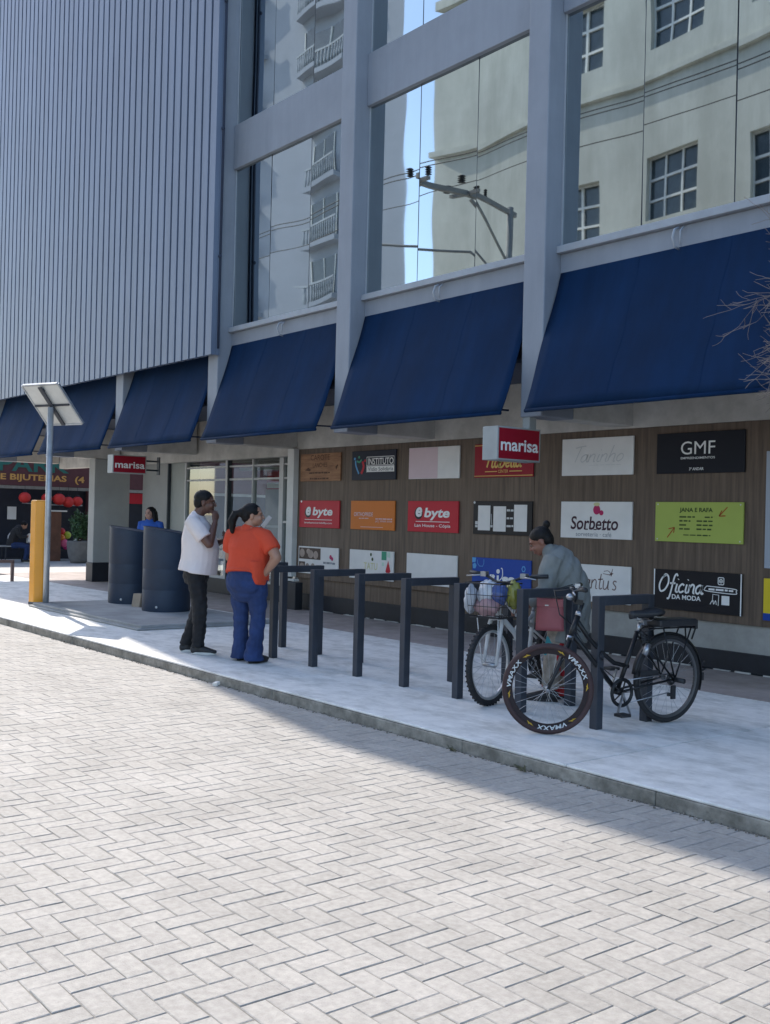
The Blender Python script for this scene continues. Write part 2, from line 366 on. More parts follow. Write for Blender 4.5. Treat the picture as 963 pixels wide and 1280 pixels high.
m_sill = mat('sill_metal', (.33, .36, .40), .5, var=.05, dirt=.1)
m_wood = wood_mat('wood_laminate', (.098, .067, .046), (.185, .130, .092))
m_dark = mat('dark_granite', (.012, .015, .022), .5, var=.3, dirt=.2)
m_lowc = mat('low_concrete', (.42, .41, .38), .85, var=.15, scale=3, bump=.2, dirt=.3)
m_soff = mat('soffit_dark', (.07, .085, .12), .8)  # dark blue-grey of the soffit and the walls behind the awnings
m_white = mat('white_paint', (.66, .66, .63), .6, var=.06, scale=3, dirt=.12)
m_greyw = mat('grey_wall', (.36, .365, .35), .7, var=.06, scale=2, dirt=.12)
B = thing('commercial_building', 'large grey-blue commercial building with vertical slat cladding and big glass bays', 'building', (-10, 8, 0))
g = MB(); g.box(-24.5, 6, 8.52, 26, ZT+.06, HT); g.build('upper_wall', m_slatb, B)
g = MB(); g.box(-14.3, 6, YW+.04, 24, .0, ZT+.05); g.box(-19.4, -14.31, 13.0, 24, 0, ZT+.05); g.build('ground_wall', m_greyw, B)
# columns
for i, xr in enumerate(XR):
    g = MB(); g.box(xr-CW, xr, YF, 8.5, ZB, HT+.1); g.build('column', m_col, B, bevel=.012)
    g = MB(); g.box(xr-CW+.004, xr-.004, 8.503, 9.50, ZB+.003, ZT); g.build('cross_beam', m_beam, B, bevel=.01)
# slab edge / soffit behind awnings
g = MB(); g.box(-24.5, 6, 8.26, 9.6, ZT+.002, ZT+.05); g.build('soffit', m_soff, B)
g = MB(); g.box(-14.25, 6, YW-.02, YW+.04, 2.552, ZT); g.build('concrete_band', m_beam, B, bevel=.006)
g = MB(); g.box(-24.5, -14.252, 9.56, 9.75, 2.46, ZT); g.build('concrete_band', m_beam, B, bevel=.006)
# left (slatted) part of facade
x1 = -14.2; nsl = 0
g = MB(); g.box(-24.6, x1-.02, 7.93, 7.995, 3.93, HT+.3, 1)
x = x1
while x > -24.6:
    g.box(x-.186, x, 7.85, 7.928, 3.9, HT+.32, 0); x -= .2420; nsl += 1
g.box(x1-.004, x1+.0, 7.93, 8.0, 3.9, HT+.3, 0)
g.build('slat_cladding', [m_slat, m_slatb], B, bevel=.006, seg=1)
g = MB(); g.box(-30, -24.62, 7.9, 26, 7.2, 9.0); g.build('unseen_shadow_block', m_slat, B, bevel=.01)  # unseen block, added for the shadow edge it casts on sidewalk and plaza
# glass bays: sill, fascia, spandrels, windows with three panes each
FL = [(4.35, 6.79), (7.47, 9.91), (10.59, 13.03), (13.71, 15.2)]
for i in range(3, 8):
    a, b = XR[i], XR[i+1]-CW
    for k, (z0, z1) in enumerate(FL):
        g = MB(); g.box(a+.002, b-.002, 8.19, 8.5, z1, z1+.68 if k < 3 else HT+.05); g.build('spandrel', m_col, B, bevel=.008)
        g = MB(); g.box(a+.002, b-.002, 8.272, 8.31, z0-.02, z1+.02)
        for t in (1, 2): g.box(a+(b-a)*t/3-.006, a+(b-a)*t/3+.006, 8.252, 8.271, z0, z1)
        w = g.build('window', m_frame, B)
        for t in range(3):
            xa, xb = a+(b-a)*t/3+.006, a+(b-a)*(t+1)/3-.006
            g = MB(); tx, tz = random.gauss(0, .0018), random.gauss(0, .002); cx, cz = (xa+xb)/2, (z0+z1)/2; n = 6
            # panes bow slightly, as toughened glass does
            bx, bz = random.uniform(-.006, .006), random.uniform(-.007, .007); vv = []
            for iz in range(n+1):
                for ix in range(n+1):
                    u, q = ix/n*2-1, iz/n*2-1; px, pz = cx+u*(xb-xa)/2, cz+q*(z1-z0)/2
                    vv.append((px, 8.25+tx*(px-cx)+tz*(pz-cz)+bx*(1-u*u)*.4+bz*(1-q*q)*.6, pz))
            g.add(vv, [(r*(n+1)+c, r*(n+1)+c+1, (r+1)*(n+1)+c+1, (r+1)*(n+1)+c) for r in range(n) for c in range(n)], 0, True)
            g.build('pane', m_glass, w)
    g = MB(); g.box(a-.0, b+.0, 8.17, 8.27, 4.275, 4.35); g.build('sill', m_sill, B, bevel=.006)
    g = MB(); g.box(a+.002, b-.002, 8.235, 8.5, 4.02, 4.272); g.build('fascia', m_col, B, bevel=.005)
    xm = a+1.5; g = MB()
    g.tube([(xm, 8.2, 4.25), (xm, 8.13, 4.22), (xm, 8.10, 4.14), (xm, 8.14, 4.06), (xm, 8.2, 4.05)], .012, 8); g.tube([(xm+.05, 8.2, 4.25), (xm+.05, 8.15, 4.2), (xm+.05, 8.15, 4.08)], .009, 8); g.build('bracket', m_sill, B)
    g = MB(); g.box(a+.002, b-.002, 8.3, 8.5, ZT+.06, 4.018); g.build('apron_wall', m_soff, B)
for i in range(0, 3):
    a, b = XR[i], XR[i+1]-CW; g = MB(); g.box(a+.002, b-.002, 8.26, 8.5, ZT+.06, 4.6); g.build('apron_wall', m_soff, B)
# down pipe on the slat edge
g = MB(); g.tube([(-14.185, 7.965, 4.0), (-14.185, 7.965, HT)], .018, 8)
for z in (5.4, 7.35, 9.3, 11.2): g.ball((-14.17, 7.95, z), .03, 8)
g.build('pipe', m_slatb, B)
# sign wall: panel boards, seams, plinths
g = MB()
for a, b in ((-14.19, -12.92), (-12.915, -9.0), (-8.995, -5.1), (-5.095, -1.2), (-1.195, 4.0)): g.box(a, b, 9.492, 9.545, .49, 2.55)
g.build('wood_panel', m_wood, B, bevel=.003, seg=1)
g = MB(); g.box(-14.2, -8.45, 9.54, 9.60, .24, .488); g.build('lower_wood_panel', m_wood, B)
g = MB(); g.box(-8.44, 4, 9.53, 9.60, .20, .488); g.build('low_wall', m_lowc, B, bevel=.004)
g = MB(); g.box(-14.2, -8.45, 9.50, 9.6, 0, .245); g.box(-8.449, 4, 9.505, 9.6, 0, .205); g.build('plinth', m_dark, B, bevel=.006)
g = MB(); g.box(-14.38, -14.195, 9.40, 9.6, 0.5, 2.56); g.build('end_post', m_white, B, bevel=.006)
g = MB(); g.box(-14.75, -13.95, 9.30, 9.395, .44, .475); g.build('ledge', m_white, B, bevel=.005)
g = MB(); g.box(-14.05, -13.82, 9.24, 9.38, 0, .43); tag(g.build('short_post', m_dark, origin=(-13.93, 9.3, 0), bevel=.008), 'short black square post standing against the foot of the wood wall at its left end', 'post')
m_mort = mat('mortar_crumbs', (.55, .53, .49), .95, var=.2)
g = MB(); gr = random.Random(9); x = -13.5
while x < -1:
    l = gr.uniform(.03, .16)
    if gr.random() < .62: g.obox((x+l/2, 9.497-gr.uniform(0, .014), .005), (l/2, gr.uniform(-.006, .006), 0), (0, gr.uniform(.006, .018), 0), (0, 0, gr.uniform(.003, .010)))
    x += l
g.build('mortar_line', m_mort, B)['kind'] = 'stuff'
# thin bright edge trims of the glass bays
for i in range(3, 8):
    for z0, z1 in FL:
        g = MB(); g.box(XR[i]+.001, XR[i]+.016, 8.232, 8.249, z0+.002, z1-.002); g.build('edge_trim', m_sill, B)
# storefront
m_alu = mat('pale_aluminium', (.5, .51, .5), .45, var=.06)
m_shopg = glass_clear('shop_glass', (.62, .68, .66), .20)
m_cream = mat('cream_partition', (.40, .38, .34), .8, var=.08)
m_int = mat('shop_interior', (.30, .28, .25), .9)
m_redp = mat('red_poster', (.45, .02, .04), .6)
SF = 9.9
g = MB(); g.box(-19.4, -14.3, SF+.9, 12.98, .0, .30); g.box(-19.4, -14.3, SF-.05, 12.98, 2.56, 2.62); g.build('shop_floor', m_int, B)
g = MB(); g.box(-19.45, -14.36, SF-.06, SF+.06, .0, .28); g.build('shop_plinth', m_dark, B, bevel=.01)
sh = MB()
for x, w in ((-18.72, .05), (-17.12, .085), (-15.26, .13), (-14.42, .06), (-16.2, .03)): sh.box(x-w/2, x+w/2, SF-.045, SF+.045, .28, 2.555)
for z, h in ((.30, .05), (2.12, .035), (2.52, .06), (2.36, .03)): sh.box(-18.72, -14.42, SF-.03, SF+.03, z-h/2, z+h/2)
sh.box(-15.2, -14.45, SF-.035, SF+.035, 1.35, 1.39)
fr = sh.build('shopfront_frame', m_alu, B, bevel=.004)
g = MB(); g.box(-17.065, -17.035, SF-.06, SF+.02, .28, 2.55); g.build('black_mullion', m_frame, B)
for a, b in ((-18.69, -17.17), (-17.03, -15.33), (-15.19, -14.45)):
    g = MB(); g.quad((a, SF, .32), (b, SF, .32), (b, SF, 2.5), (a, SF, 2.5)); g.build('shop_pane', m_shopg, B)
g = MB(); g.box(-17.9, -16.5, 11.2, 11.26, .3, 2.0); g.box(-15.6, -14.9, 11.4, 11.46, .3, 2.3); g.box(-18.6, -18.0, 12.2, 12.25, .3, 2.2); g.build('partition', m_cream, B)
g = MB(); g.box(-18.6, -15.0, 12.9, 12.95, 1.9, 2.05); g.box(-18.6, -15.4, 11.0, 11.05, 2.36, 2.42); g.box(-16.9, -16.2, 10.6, 11.0, 1.25, 1.29); g.build('light_strip_bars', m_white, B)  # white bars stand in for bright strips of light behind the glass
g = MB(); g.box(-16.42, -15.98, 10.3, 10.32, 1.95, 2.27); pp = g.build('poster', m_redp, B); g = MB(); g.box(-16.40, -16.0, 10.29, 10.299, 1.97, 2.07); g.build('poster_band', m_white, pp)
# walls and pillar left of the storefront
m_green = mat('green_grey_panel', (.30, .325, .30), .35, var=.05)
g = MB(); g.box(-19.43, -18.76, SF+.01, SF+.1, .25, 2.56); g.build('wall_panel', m_green, B)
g = MB(); g.box(-19.475, -19.435, SF-.05, SF+.1, .0, 2.56); g.build('panel_trim', m_frame, B)
g = MB(); g.box(-20.69, -19.48, SF-.02, 10.6, .36, 2.56); g.build('wall_pier', m_greyw, B, bevel=.05, seg=4)
g = MB(); g.box(-20.70, -19.47, SF-.03, 10.61, .0, .358); g.build('pier_base', m_dark, B)
g = MB(); g.box(-21.28, -20.98, 8.95, 9.74, .40, 2.57); g.build('pillar', m_greyw, B, bevel=.012)
g = MB(); g.box(-21.30, -20.97, 8.94, 9.75, 0, .398); g.build('pillar_base', m_dark, B, bevel=.008)
# awnings: each its own thing
m_canvas = mat('navy_canvas', (.0032, .0215, .067), .8, spec=.12, var=.16, scale=1.2, bump=.25, bscale=220, dirt=.18, dscale=1.2, dstretch=(3, 1, .5))
m_canvasd = mat('navy_canvas_inner', (.010, .022, .055), .8)
def awning(a, b, label):
    t = thing('awning', label, 'awning', ((a+b)/2, 8.2, 2.57), group='blue awnings along the facade')
    a, b = a+.015, b-.015; nx, nz = 28, 12; top, bot = V(0, 8.232, 4.075), V(0, 7.725, 2.60); v = []
    sd_ = random.uniform(0, 9)
    for off in (0, .012):
        for j in range(nz+1):
            for i in range(nx+1):
                u, w = i/nx, j/nz; p = top.lerp(bot, w)
                sag = .028*math.sin(math.pi*w)*(.6+.4*math.sin(u*7+sd_))+.006*math.sin(u*23+sd_)*w
                hem = .018*math.sin(u*math.pi*2+sd_)*w**3
                v.append((a+(b-a)*u+ (.012*math.sin(w*9) if i in (0, nx) else 0), p.y+sag+off, p.z+hem))
    f = []; n1 = nx+1; q = n1*(nz+1)
    for j in range(nz):
        for i in range(nx):
            k = j*n1+i; f.append((k, k+n1, k+n1+1, k+1)); f.append((k+q, k+1+q, k+n1+1+q, k+n1+q))
    for i in range(nx): f.append((nz*n1+i, nz*n1+i+q, nz*n1+i+1+q, nz*n1+i+1))
    for j in range(nz): f.append((j*n1, j*n1+q, (j+1)*n1+q, (j+1)*n1)); f.append((j*n1+nx, (j+1)*n1+nx, (j+1)*n1+nx+q, j*n1+nx+q))
    g = MB(); g.add(v, f, 0, True); g.build('canvas', m_canvas, t)
    for u in (.335, .67):
        g = MB(); xs_ = a+(b-a)*u; P_ = []
        for j in range(nz+1):
            w = j/nz; p = top.lerp(bot, w); P_.append((xs_+.01*math.sin(j*1.3+sd_), p.y+.028*math.sin(math.pi*w)*(.6+.4*math.sin(u*7+sd_))+.006*math.sin(u*23+sd_)*w, p.z+.018*math.sin(u*math.pi*2+sd_)*w**3))
        g.tube(P_, .0022, 6); g.build('seam', m_canvas, t)
    g = MB(); g.tube([(a+.01, 7.735, 2.60), (b-.01, 7.735, 2.60)], .02, 8)
    g.build('front_bar', m_canvas, t)
    for x in (a+.45, (a+b)/2, b-.45):
        g = MB(); g.bar((x, 8.30, 3.99), (x, 7.86, 2.68), .02); g.bar((x, 7.86, 2.69), (x, 8.29, 2.70), .02); g.build('bracket_arm', m_canvasd, t)
labs = ['blue awning behind the solar panel pole, cut by the left photo edge', 'blue awning just right of the solar panel pole, above the street pillar', 'blue awning above the dark bins, under the right half of the slat cladding',
        'blue awning over the glass storefront and the two standing people', 'blue awning over the left half of the sign wall, left of the hanging sign', 'blue awning nearest the camera, partly behind the bare tree twigs']
for i in range(0, 6): awning(XR[i], XR[i+1]-CW, labs[i])
awning(XR[6], XR[7]-CW, 'blue awning beyond the right edge of the photo')
awning(-27.4, XR[0]-CW, 'blue awning at the far street corner, beyond the left edge of the photo')

# ================================================================ BUILDINGS ACROSS THE STREET (seen in the glass)
m_beige = mat('beige_render', (.60, .595, .52), .9, var=.08, scale=.8, bump=.1, dirt=.2, dscale=.6, dstretch=(2, 2, .4))
m_wing = mat('window_dark', (.05, .07, .08), .15, var=.2)
m_mun = mat('window_bars', (.7, .7, .66), .6)
O1 = thing('beige_building', 'tall beige building with small barred windows, reflected in the right hand glass', 'building', (-5, -5, 0))
wx = [-19.98+2.93*k for k in range(3)]; rows = [(4.55, 6.15), (9.0, 10.6), (13.55, 15.15)]
g = MB(); x0, x1_ = -24.7, -11.2; YO = -5.0
zc = [ZR-.02]; 
for a, b in rows: zc += [a, b]
zc.append(17.5)
for k in range(len(zc)-1):
    if k % 2 == 0: g.box(x0, x1_, YO-.3, YO, zc[k], zc[k+1])
    else:
        xx = x0
        for w in wx: g.box(xx, w, YO-.3, YO, zc[k], zc[k+1]); xx = w+1.75
        g.box(xx, x1_, YO-.3, YO, zc[k], zc[k+1])
g.box(x0, x1_, -16, YO-.31, ZR-.02, 17.5)
g.build('wall', m_beige, O1)
for a, b in rows:
    for w in wx:
        g = MB(); g.box(w+.0, w+1.75, YO-.27, YO-.2, a, b); wn = g.build('window', m_wing, O1)
        g = MB()
        for q in (0, 1/3, 2/3, 1): g.box(w+1.75*q-.03, w+1.75*q+.03, YO-.199, YO-.15, a, b); g.box(w, w+1.75, YO-.198, YO-.151, a+(b-a)*q-.03, a+(b-a)*q+.03)
        g.build('frame', m_mun, wn)
g = MB(); g.box(x0, x1_, YO+.001, YO+.15, 12.6, 12.75); g.box(x0-.05, x1_, YO+.001, YO+.25, 17.1, 17.4); g.build('cornice', m_beige, O1)
m_pale = mat('pale_grey_render', (.33, .36, .41), .9, var=.05, scale=.5, dirt=.1)
m_balu = mat('baluster_white', (.36, .39, .42), .8)
O2 = thing('balcony_building', 'pale grey apartment building with balustraded balconies, reflected in the left hand glass', 'building', (-48, -15, 0))
g = MB(); fp = [(-62, -15), (-39, -15), (-54.5, -27), (-62, -27)]; g.add([(x, y, z) for z in (ZR-.02, 36) for x, y in fp], [(0,1,2,3)]+[(4,7,6,5)]+[(k, 4+k, 4+(k+1) % 4, (k+1) % 4) for k in range(4)]); g.build('wall', m_pale, O2)
for k in range(10):
    z = 3.6+3.05*k
    for xa in (-47.2, -56):
        g = MB(); g.box(xa, xa+3.9, -14.999, -14.4, z-.25, z); g.build('balcony_slab', m_pale, O2)
        g = MB(); g.box(xa, xa+3.9, -14.5, -14.4, z+.85, z+.95)
        for q in range(16): xq = xa+.12+q*.245; g.lathe([(.03, 0), (.06, .25), (.035, .55), (.05, .85)], (xq, -14.45, z), 6)
        g.build('balustrade', m_balu, O2)
        g = MB(); g.box(xa+.5, xa+3.4, -14.998, -14.93, z+.02, z+2.2); wn = g.build('window', m_wing, O2)
        g = MB(); 
        for q in (0, .5, 1): g.box(xa+.5+2.9*q-.04, xa+.5+2.9*q+.04, -14.929, -14.88, z+.02, z+2.2)
        g.build('frame', m_mun, wn)
# utility pole with cross arms, street lamp and cables
m_pole = mat('pole_concrete', (.25, .25, .24), .9); m_blk = mat('black_rubber', (.015, .016, .018), .6)
U = thing('utility_pole', 'concrete utility pole with a long cross arm of insulators, reflected in the middle glass bay', 'pole', (-19.6, -3.0, 0))
g = MB(); g.tube([(-19.6, -3, 0), (-19.6, -3, 9.6)], [.17, .11], 12); g.build('shaft', m_pole, U)
g = MB(); g.bar((-19.6, -3.25, 9.45), (-19.6, .35, 9.75), .1, .12); g.bar((-19.6, -3, 8.1), (-19.6, -1.3, 9.5), .06); g.bar((-19.95, -.1, 9.72), (-19.25, -.1, 9.72), .08); g.bar((-19.95, -1.2, 9.62), (-19.25, -1.2, 9.62), .08); g.build('cross_arm', m_pole, U)
for k in range(7):
    y = .25-k*.34; g = MB(); z = 9.75-.083*(.35-y)
    for q in range(4): g.lathe([(.035, 0), (.07, .02), (.035, .05)], (-19.6+(.34 if k % 2 else -.34)*(k < 5), y, z+.06+q*.05), 8)
    g.build('insulator', m_blk, U)
g = MB(); g.tube([(-19.6, -3, 7.4), (-20.6, -2.2, 8.6), (-22.6, -.6, 8.75)], .035, 8); g.build('lamp_arm', m_pole, U)
g = MB(); g.ball((-22.9, -.4, 8.72), (.4, .16, .08), 12); g.build('lamp_head', m_blk, U)
ca = MB()
for y, z in ((.2, 9.95), (-.1, 10.0), (-1.2, 9.9), (-3.1, 7.6), (-3.1, 7.2), (-3.1, 6.8)):
    P_ = [(-70+k*2.4, y, z-.6*(1-abs(((k*2.4) % 50.4)/25.2-1)**2)*.8) for k in range(45)]; ca.tube(P_, .012, 5, caps=False)
tag(ca.build('overhead_cables', m_blk, origin=(-19.6, -1, 9.9)), 'bundle of overhead cables strung along the street on the utility pole', 'cables')
# ================================================================ SIGNS ON THE WOOD WALL
ZTOP, ZBOT = [2.465, 1.727, 1.0], [2.032, 1.302, .575]
XL = [-14.091, -12.72, -11.382, -10.044, -8.53, -7.162, -5.84]; WD = [1.08, 1.045, 1.045, 1.045, 1.05, 1.079, 1.08]
def flat(name, col, rough=.45, var=.04, **k): return mat(name, col, rough, var=var, scale=3, spec=.25, **k)
mw = flat('sign_white', (.77, .76, .74), dirt=.10); mwt = flat('letter_white', (.8, .8, .78)); mk = flat('letter_black', (.02, .02, .022))
mred = flat('sign_red', (.50, .018, .035)); mmar = flat('sign_maroon', (.29, .008, .022)); mor = flat('sign_orange', (.60, .17, .025)); mnav = flat('sign_navy', (.012, .018, .035))
mblk = flat('sign_black', (.011, .012, .016), .35); mchar = flat('sign_charcoal', (.012, .014, .021), .6); mblue = flat('sign_blue', (.012, .06, .33)); mlime = flat('sign_lime', (.38, .46, .10)); myel = flat('sign_yellow', (.72, .55, .03))
mpink = flat('sign_pink', (.64, .50, .53)); mgry = flat('sign_grey', (.36, .40, .46)); mgold = flat('letter_gold', (.72, .48, .14)); mbrn = flat('burnt_brown', (.085, .03, .012)); mlg = flat('light_grey_letter', (.56, .57, .57)); mlb = flat('light_blue', (.10, .33, .62))
mgreen = flat('letter_green', (.05, .30, .18)); mpal = flat('pale_yellow', (.60, .58, .32)); mmag = flat('magenta', (.45, .02, .11)); mdg = flat('dark_green_letter', (.05, .085, .02)); mors = flat('rust_arrow', (.36, .08, .015)); mtan = flat('tan_photo', (.34, .27, .23), var=.4); mdb = flat('dark_brown_photo', (.07, .045, .035), var=.3); mslat = flat('slate_letter', (.22, .24, .27)); mcy = flat('cyan', (.08, .35, .50))
mplank = mat('sign_planks', (.27, .115, .05), .6, col2=(.47, .24, .115), scale=2.2, stretch=(1.2, 1, 9), bump=.2, bscale=8, dirt=.25)
def sign(col, row, m, label, edge=None, x=None, w=None, z0=None, z1=None):
    x = XL[col] if x is None else x; w = WD[col] if w is None else w; z0 = ZBOT[row] if z0 is None else z0; z1 = ZTOP[row] if z1 is None else z1
    t = thing('wall_sign', label, 'sign', (x+w/2, 9.49, z0), group='company signs on the wood wall')
    a = random.gauss(0, .002); dy = random.uniform(0, .004)
    g = MB(); g.box(x, x+w, 9.468-dy, 9.488-dy, z0, z1); g.build('board', m, t, bevel=.002, seg=1)
    return t, Face((x, 9.468-dy, z0), (1, 0, 0), (0, 0, 1), (0, -1, 0), w, z1-z0)
def screws(t, F, m=None):
    g = MB()
    for x in (.03, .97):
        for y in (.06, .94): F.disc(g, x, y, .008, .019, 0, d=.002, n=10)
    g.build('screw', m or mlg, t)
# col 0
t, F = sign(0, 0, mplank, 'small brown timber board with burnt dark lettering, top left of the sign wall')
g = MB(); F.text(g, 'CAROTE', .26, .74, .76, .95, shear=0); F.text(g, 'LANCHES', .32, .68, .50, .66, bold=.004); F.dashes(g, .23, .75, .30, .07, 0, 2); F.dashes(g, .25, .72, .09, .07, 0, 4); g.build('lettering', mbrn, t)
g = MB(); F.poly(g, [(.12,.4),(.2,.5),(.27,.42),(.25,.36)], 0); F.poly(g, [(.9,.38),(.95,.55),(.93,.58),(.88,.5)], 0); g.build('emblem', mbrn, t)
t, F = sign(0, 1, mred, 'red board in the leftmost column with white lettering over a thin underline')
g = MB(); F.text(g, 'byte', .34, .84, .36, .76, bold=.03, shear=.15); F.rect(g, .14, .83, .285, .305); F.text(g, 'brunhamowerdekillby.com', .14, .83, .13, .21, bold=.01); g.build('lettering', mwt, t)
g = MB(); F.disc(g, .225, .56, .085, .2); g.build('emblem', mblk, t); g = MB(); F.text(g, 'e', .17, .30, .44, .77, bold=.04, shear=.2, d=.004); g.build('lettering', mwt, t)
g = MB(); F.disc(g, .045, .965, .02, .045); g.build('corner_mark', mwt, t)
t, F = sign(0, 2, mw, 'white board with brown portrait photographs and a small pink emblem in the bottom left corner')
g = MB(); F.rect(g, .02, .57, .53, .95); F.rect(g, .02, .18, .06, .43, d=.0016); g.build('photo_panel', mdb, t)
g = MB(); F.disc(g, .10, .75, .065, .16, d=.003); F.disc(g, .32, .72, .07, .15, d=.003); F.disc(g, .45, .70, .06, .15, d=.003); F.disc(g, .26, .82, .05, .1, d=.0026); g.build('portrait', mtan, t); g = MB(); F.disc(g, .1, .26, .06, .12, d=.003); F.disc(g, .24, .25, .05, .13, d=.003); F.disc(g, .38, .26, .05, .13, d=.003); g.build('portrait', mtan, t)
g = MB(); F.disc(g, .82, .66, .03, .08); F.disc(g, .86, .60, .025, .07, d=.003); g.build('emblem', mmag, t)
g = MB(); F.dashes(g, .64, .94, .44, .08, 0, 5); F.dashes(g, .6, .95, .2, .03, 0, 6); g.build('lettering', mslat, t)
# col 1
t, F = sign(1, 0, mnav, 'dark navy board with white letters and coloured figures, second in the top row')
g = MB(); F.rect(g, .36, .97, .27, .47, d=.002); F.text(g, 'INSTITUTO', .38, .95, .52, .74, bold=.012); g.build('lettering', mwt, t)
g = MB(); F.text(g, 'Visão Solidária', .385, .95, .305, .435, bold=.0, d=.004); g.build('lettering', mnav, t)
g = MB()
for P_ in ([(.35,.5),(.965,.5)],[(.35,.78),(.965,.78)],[(.352,.26),(.352,.78)],[(.963,.26),(.963,.78)]): F.stroke(g, P_, .008)
g.build('lettering', mwt, t)
g = MB(); F.stroke(g, [(.09,.68),(.1,.5),(.17,.22)], .03); F.disc(g, .07, .74, .022, .045); g.build('emblem', mlb, t)
g = MB(); F.stroke(g, [(.12,.66),(.18,.62),(.23,.7)], .028); F.disc(g, .17, .79, .022, .045); g.build('emblem', mgreen, t)
g = MB(); F.stroke(g, [(.25,.64),(.28,.45),(.23,.22)], .045); F.disc(g, .31, .66, .02, .045); g.build('emblem', mred, t)
t, F = sign(1, 1, mor, 'orange board with small pale lettering, second from left in the middle row')
g = MB(); F.text(g, 'ORTHOPRIDE', .08, .52, .46, .60, bold=.01); F.dashes(g, .2, .42, .39, .03, 0, 8); F.dashes(g, .58, .95, .38, .04, 0, 9); F.text(g, '(47) 99999-9999', .58, .95, .24, .33); F.rect(g, .24, .75, .085, .10); g.build('lettering', mpink, t)
t, F = sign(1, 2, mw, 'white board with faint yellow letters, a green square and a red triangle')
g = MB(); F.text(g, 'TATU', .34, .65, .34, .58, bold=.01); g.build('lettering', mpal, t)
g = MB(); F.rect(g, .74, .85, .70, .99); g.build('emblem', mgreen, t); g = MB(); F.rect(g, .86, .93, .80, .98); F.rect(g, .75, .8, .5, .62); g.build('emblem', flat('pale_green', (.5, .66, .56)), t)
g = MB(); F.poly(g, [(.83,.33),(.94,.33),(.92,.28),(.85,.28)]); F.poly(g, [(.83,.32),(.945,.32),(.888,.70)]); g.build('emblem', mred, t)
g = MB(); F.disc(g, .5, .86, .02, .06); F.disc(g, .535, .70, .022, .06); F.dashes(g, .4, .62, .12, .05, 0, 3); g.build('lettering', mdg, t)
# col 2
t, F = sign(2, 0, mw, 'blank board, left half faded pink and right half white, third in the top row')
g = MB(); F.rect(g, .005, .585, .01, .99); g.build('pink_half', mpink, t)
t, F = sign(2, 1, mred, 'red board with two lines of white lettering above the blank white board')
g = MB(); F.text(g, 'byte', .34, .84, .38, .78, bold=.03, shear=.15); F.rect(g, .17, .84, .325, .345); F.text(g, 'Lan House - Cópia', .15, .86, .13, .26, bold=.012); g.build('lettering', mwt, t)
g = MB(); F.disc(g, .225, .60, .085, .2); g.build('emblem', mblk, t); g = MB(); F.text(g, 'e', .17, .30, .48, .80, bold=.04, shear=.2, d=.004); g.build('lettering', mwt, t)
t, F = sign(2, 2, mw, 'blank white board partly behind the bike hoops, third in the bottom row')
# col 3
t, F = sign(3, 0, mmar, 'dark red board with yellow script lettering, half hidden behind the hanging sign')
g = MB(); script(F, g, 'Itabella', .20, .80, .30, .52, .026); F.rect(g, .19, .40, .16, .185); F.rect(g, .61, .82, .16, .185); F.text(g, 'CENTER', .42, .59, .13, .22); F.rect(g, .0, 1, .035, .055); F.rect(g, 0, 1, .945, .965); g.build('lettering', mgold, t)
t, F = sign(3, 1, mblk, 'black board with three blank white sheets pasted over it')
for x, y0, y1 in ((.09, .12, .87), (.36, .10, .85), (.71, .12, .90)):
    g = MB(); F.rect(g, x, x+.215, y0, y1, d=.004); g.build('pasted_sheet', mw, t)
g = MB()
for y in (.73, .50, .27): F.dashes(g, .585, .70, y, .07, 0, int(y*90))
g.build('lettering', mlg, t); g = MB(); F.stroke(g, [(.32, .62), (.33, .3)], .01); F.dashes(g, .31, .36, .25, .07, 0, 1); g.build('lettering', mlg, t); g = MB(); F.dashes(g, .04, .085, .35, .12, 0, 2); F.dashes(g, .04, .085, .24, .08, 0, 3); g.build('lettering', mlg, t); g = MB(); F.disc(g, .02, .96, .018, .04); g.build('lettering', mlg, t)
t, F = sign(3, 2, mblue, 'blue board with white letters and pale hexagons, behind the basket of plastic bags')
g = MB(); F.text(g, 'r', .32, .41, .22, .52, bold=.05); F.text(g, 'l', .44, .475, .22, .5, bold=.05); F.text(g, 'ss', .53, .74, .22, .48, bold=.05); F.disc(g, .46, .62, .03, .07); F.stroke(g, [(.44,.28),(.53,.45),(.535,.68),(.51,.72)], .014); g.build('lettering', mwt, t)
g = MB(); F.stroke(g, [(.09,.93),(.1,.82),(.13,.74),(.19,.74),(.21,.83),(.21,.95)], .008, raw=True); g.build('emblem', mlb, t)
g = MB(); F.poly(g, [(.0,.99),(.07,.99),(.06,.86),(.0,.84)]); g.build('emblem', mlb, t); g = MB(); F.poly(g, [(.01,.78),(.05,.84),(.08,.76),(.06,.66),(.02,.66)]); g.build('emblem', mlb, t); g = MB(); F.disc(g, .885, .74, .035, .10, n=6); g.build('emblem', mlb, t)
g = MB(); F.disc(g, .885, .74, .02, .06, n=6, d=.003); g.build('emblem', mblue, t)
# col 4
t, F = sign(4, 0, mw, 'white board with faded grey handwriting, right of the hanging sign')
g = MB(); script(F, g, 'Taninho', .14, .86, .36, .56, .012, slant=.3); F.dashes(g, .4, .84, .27, .012, 0, 2); g.build('lettering', mlg, t)
t, F = sign(4, 1, mw, 'white board with large dark lettering under a red berry')
g = MB()
F.text(g, 'Sorbetto', .15, .82, .235, .60, bold=.018, shear=.12); 
for x in (.27, .375, .50, .615, .69): F.rect(g, x-.02, x+.025, .232, .262)
g.build('lettering', flat('plum_letter', (.055, .022, .035)), t)
g = MB(); F.text(g, 'sorveteria · café', .23, .73, .055, .175); g.build('lettering', mslat, t)
g = MB(); F.disc(g, .52, .78, .05, .13); F.disc(g, .585, .70, .03, .07); g.build('berry', mmag, t); g = MB(); F.disc(g, .52, .93, .045, .05, d=.003); g.build('berry_leaf', mpal, t)
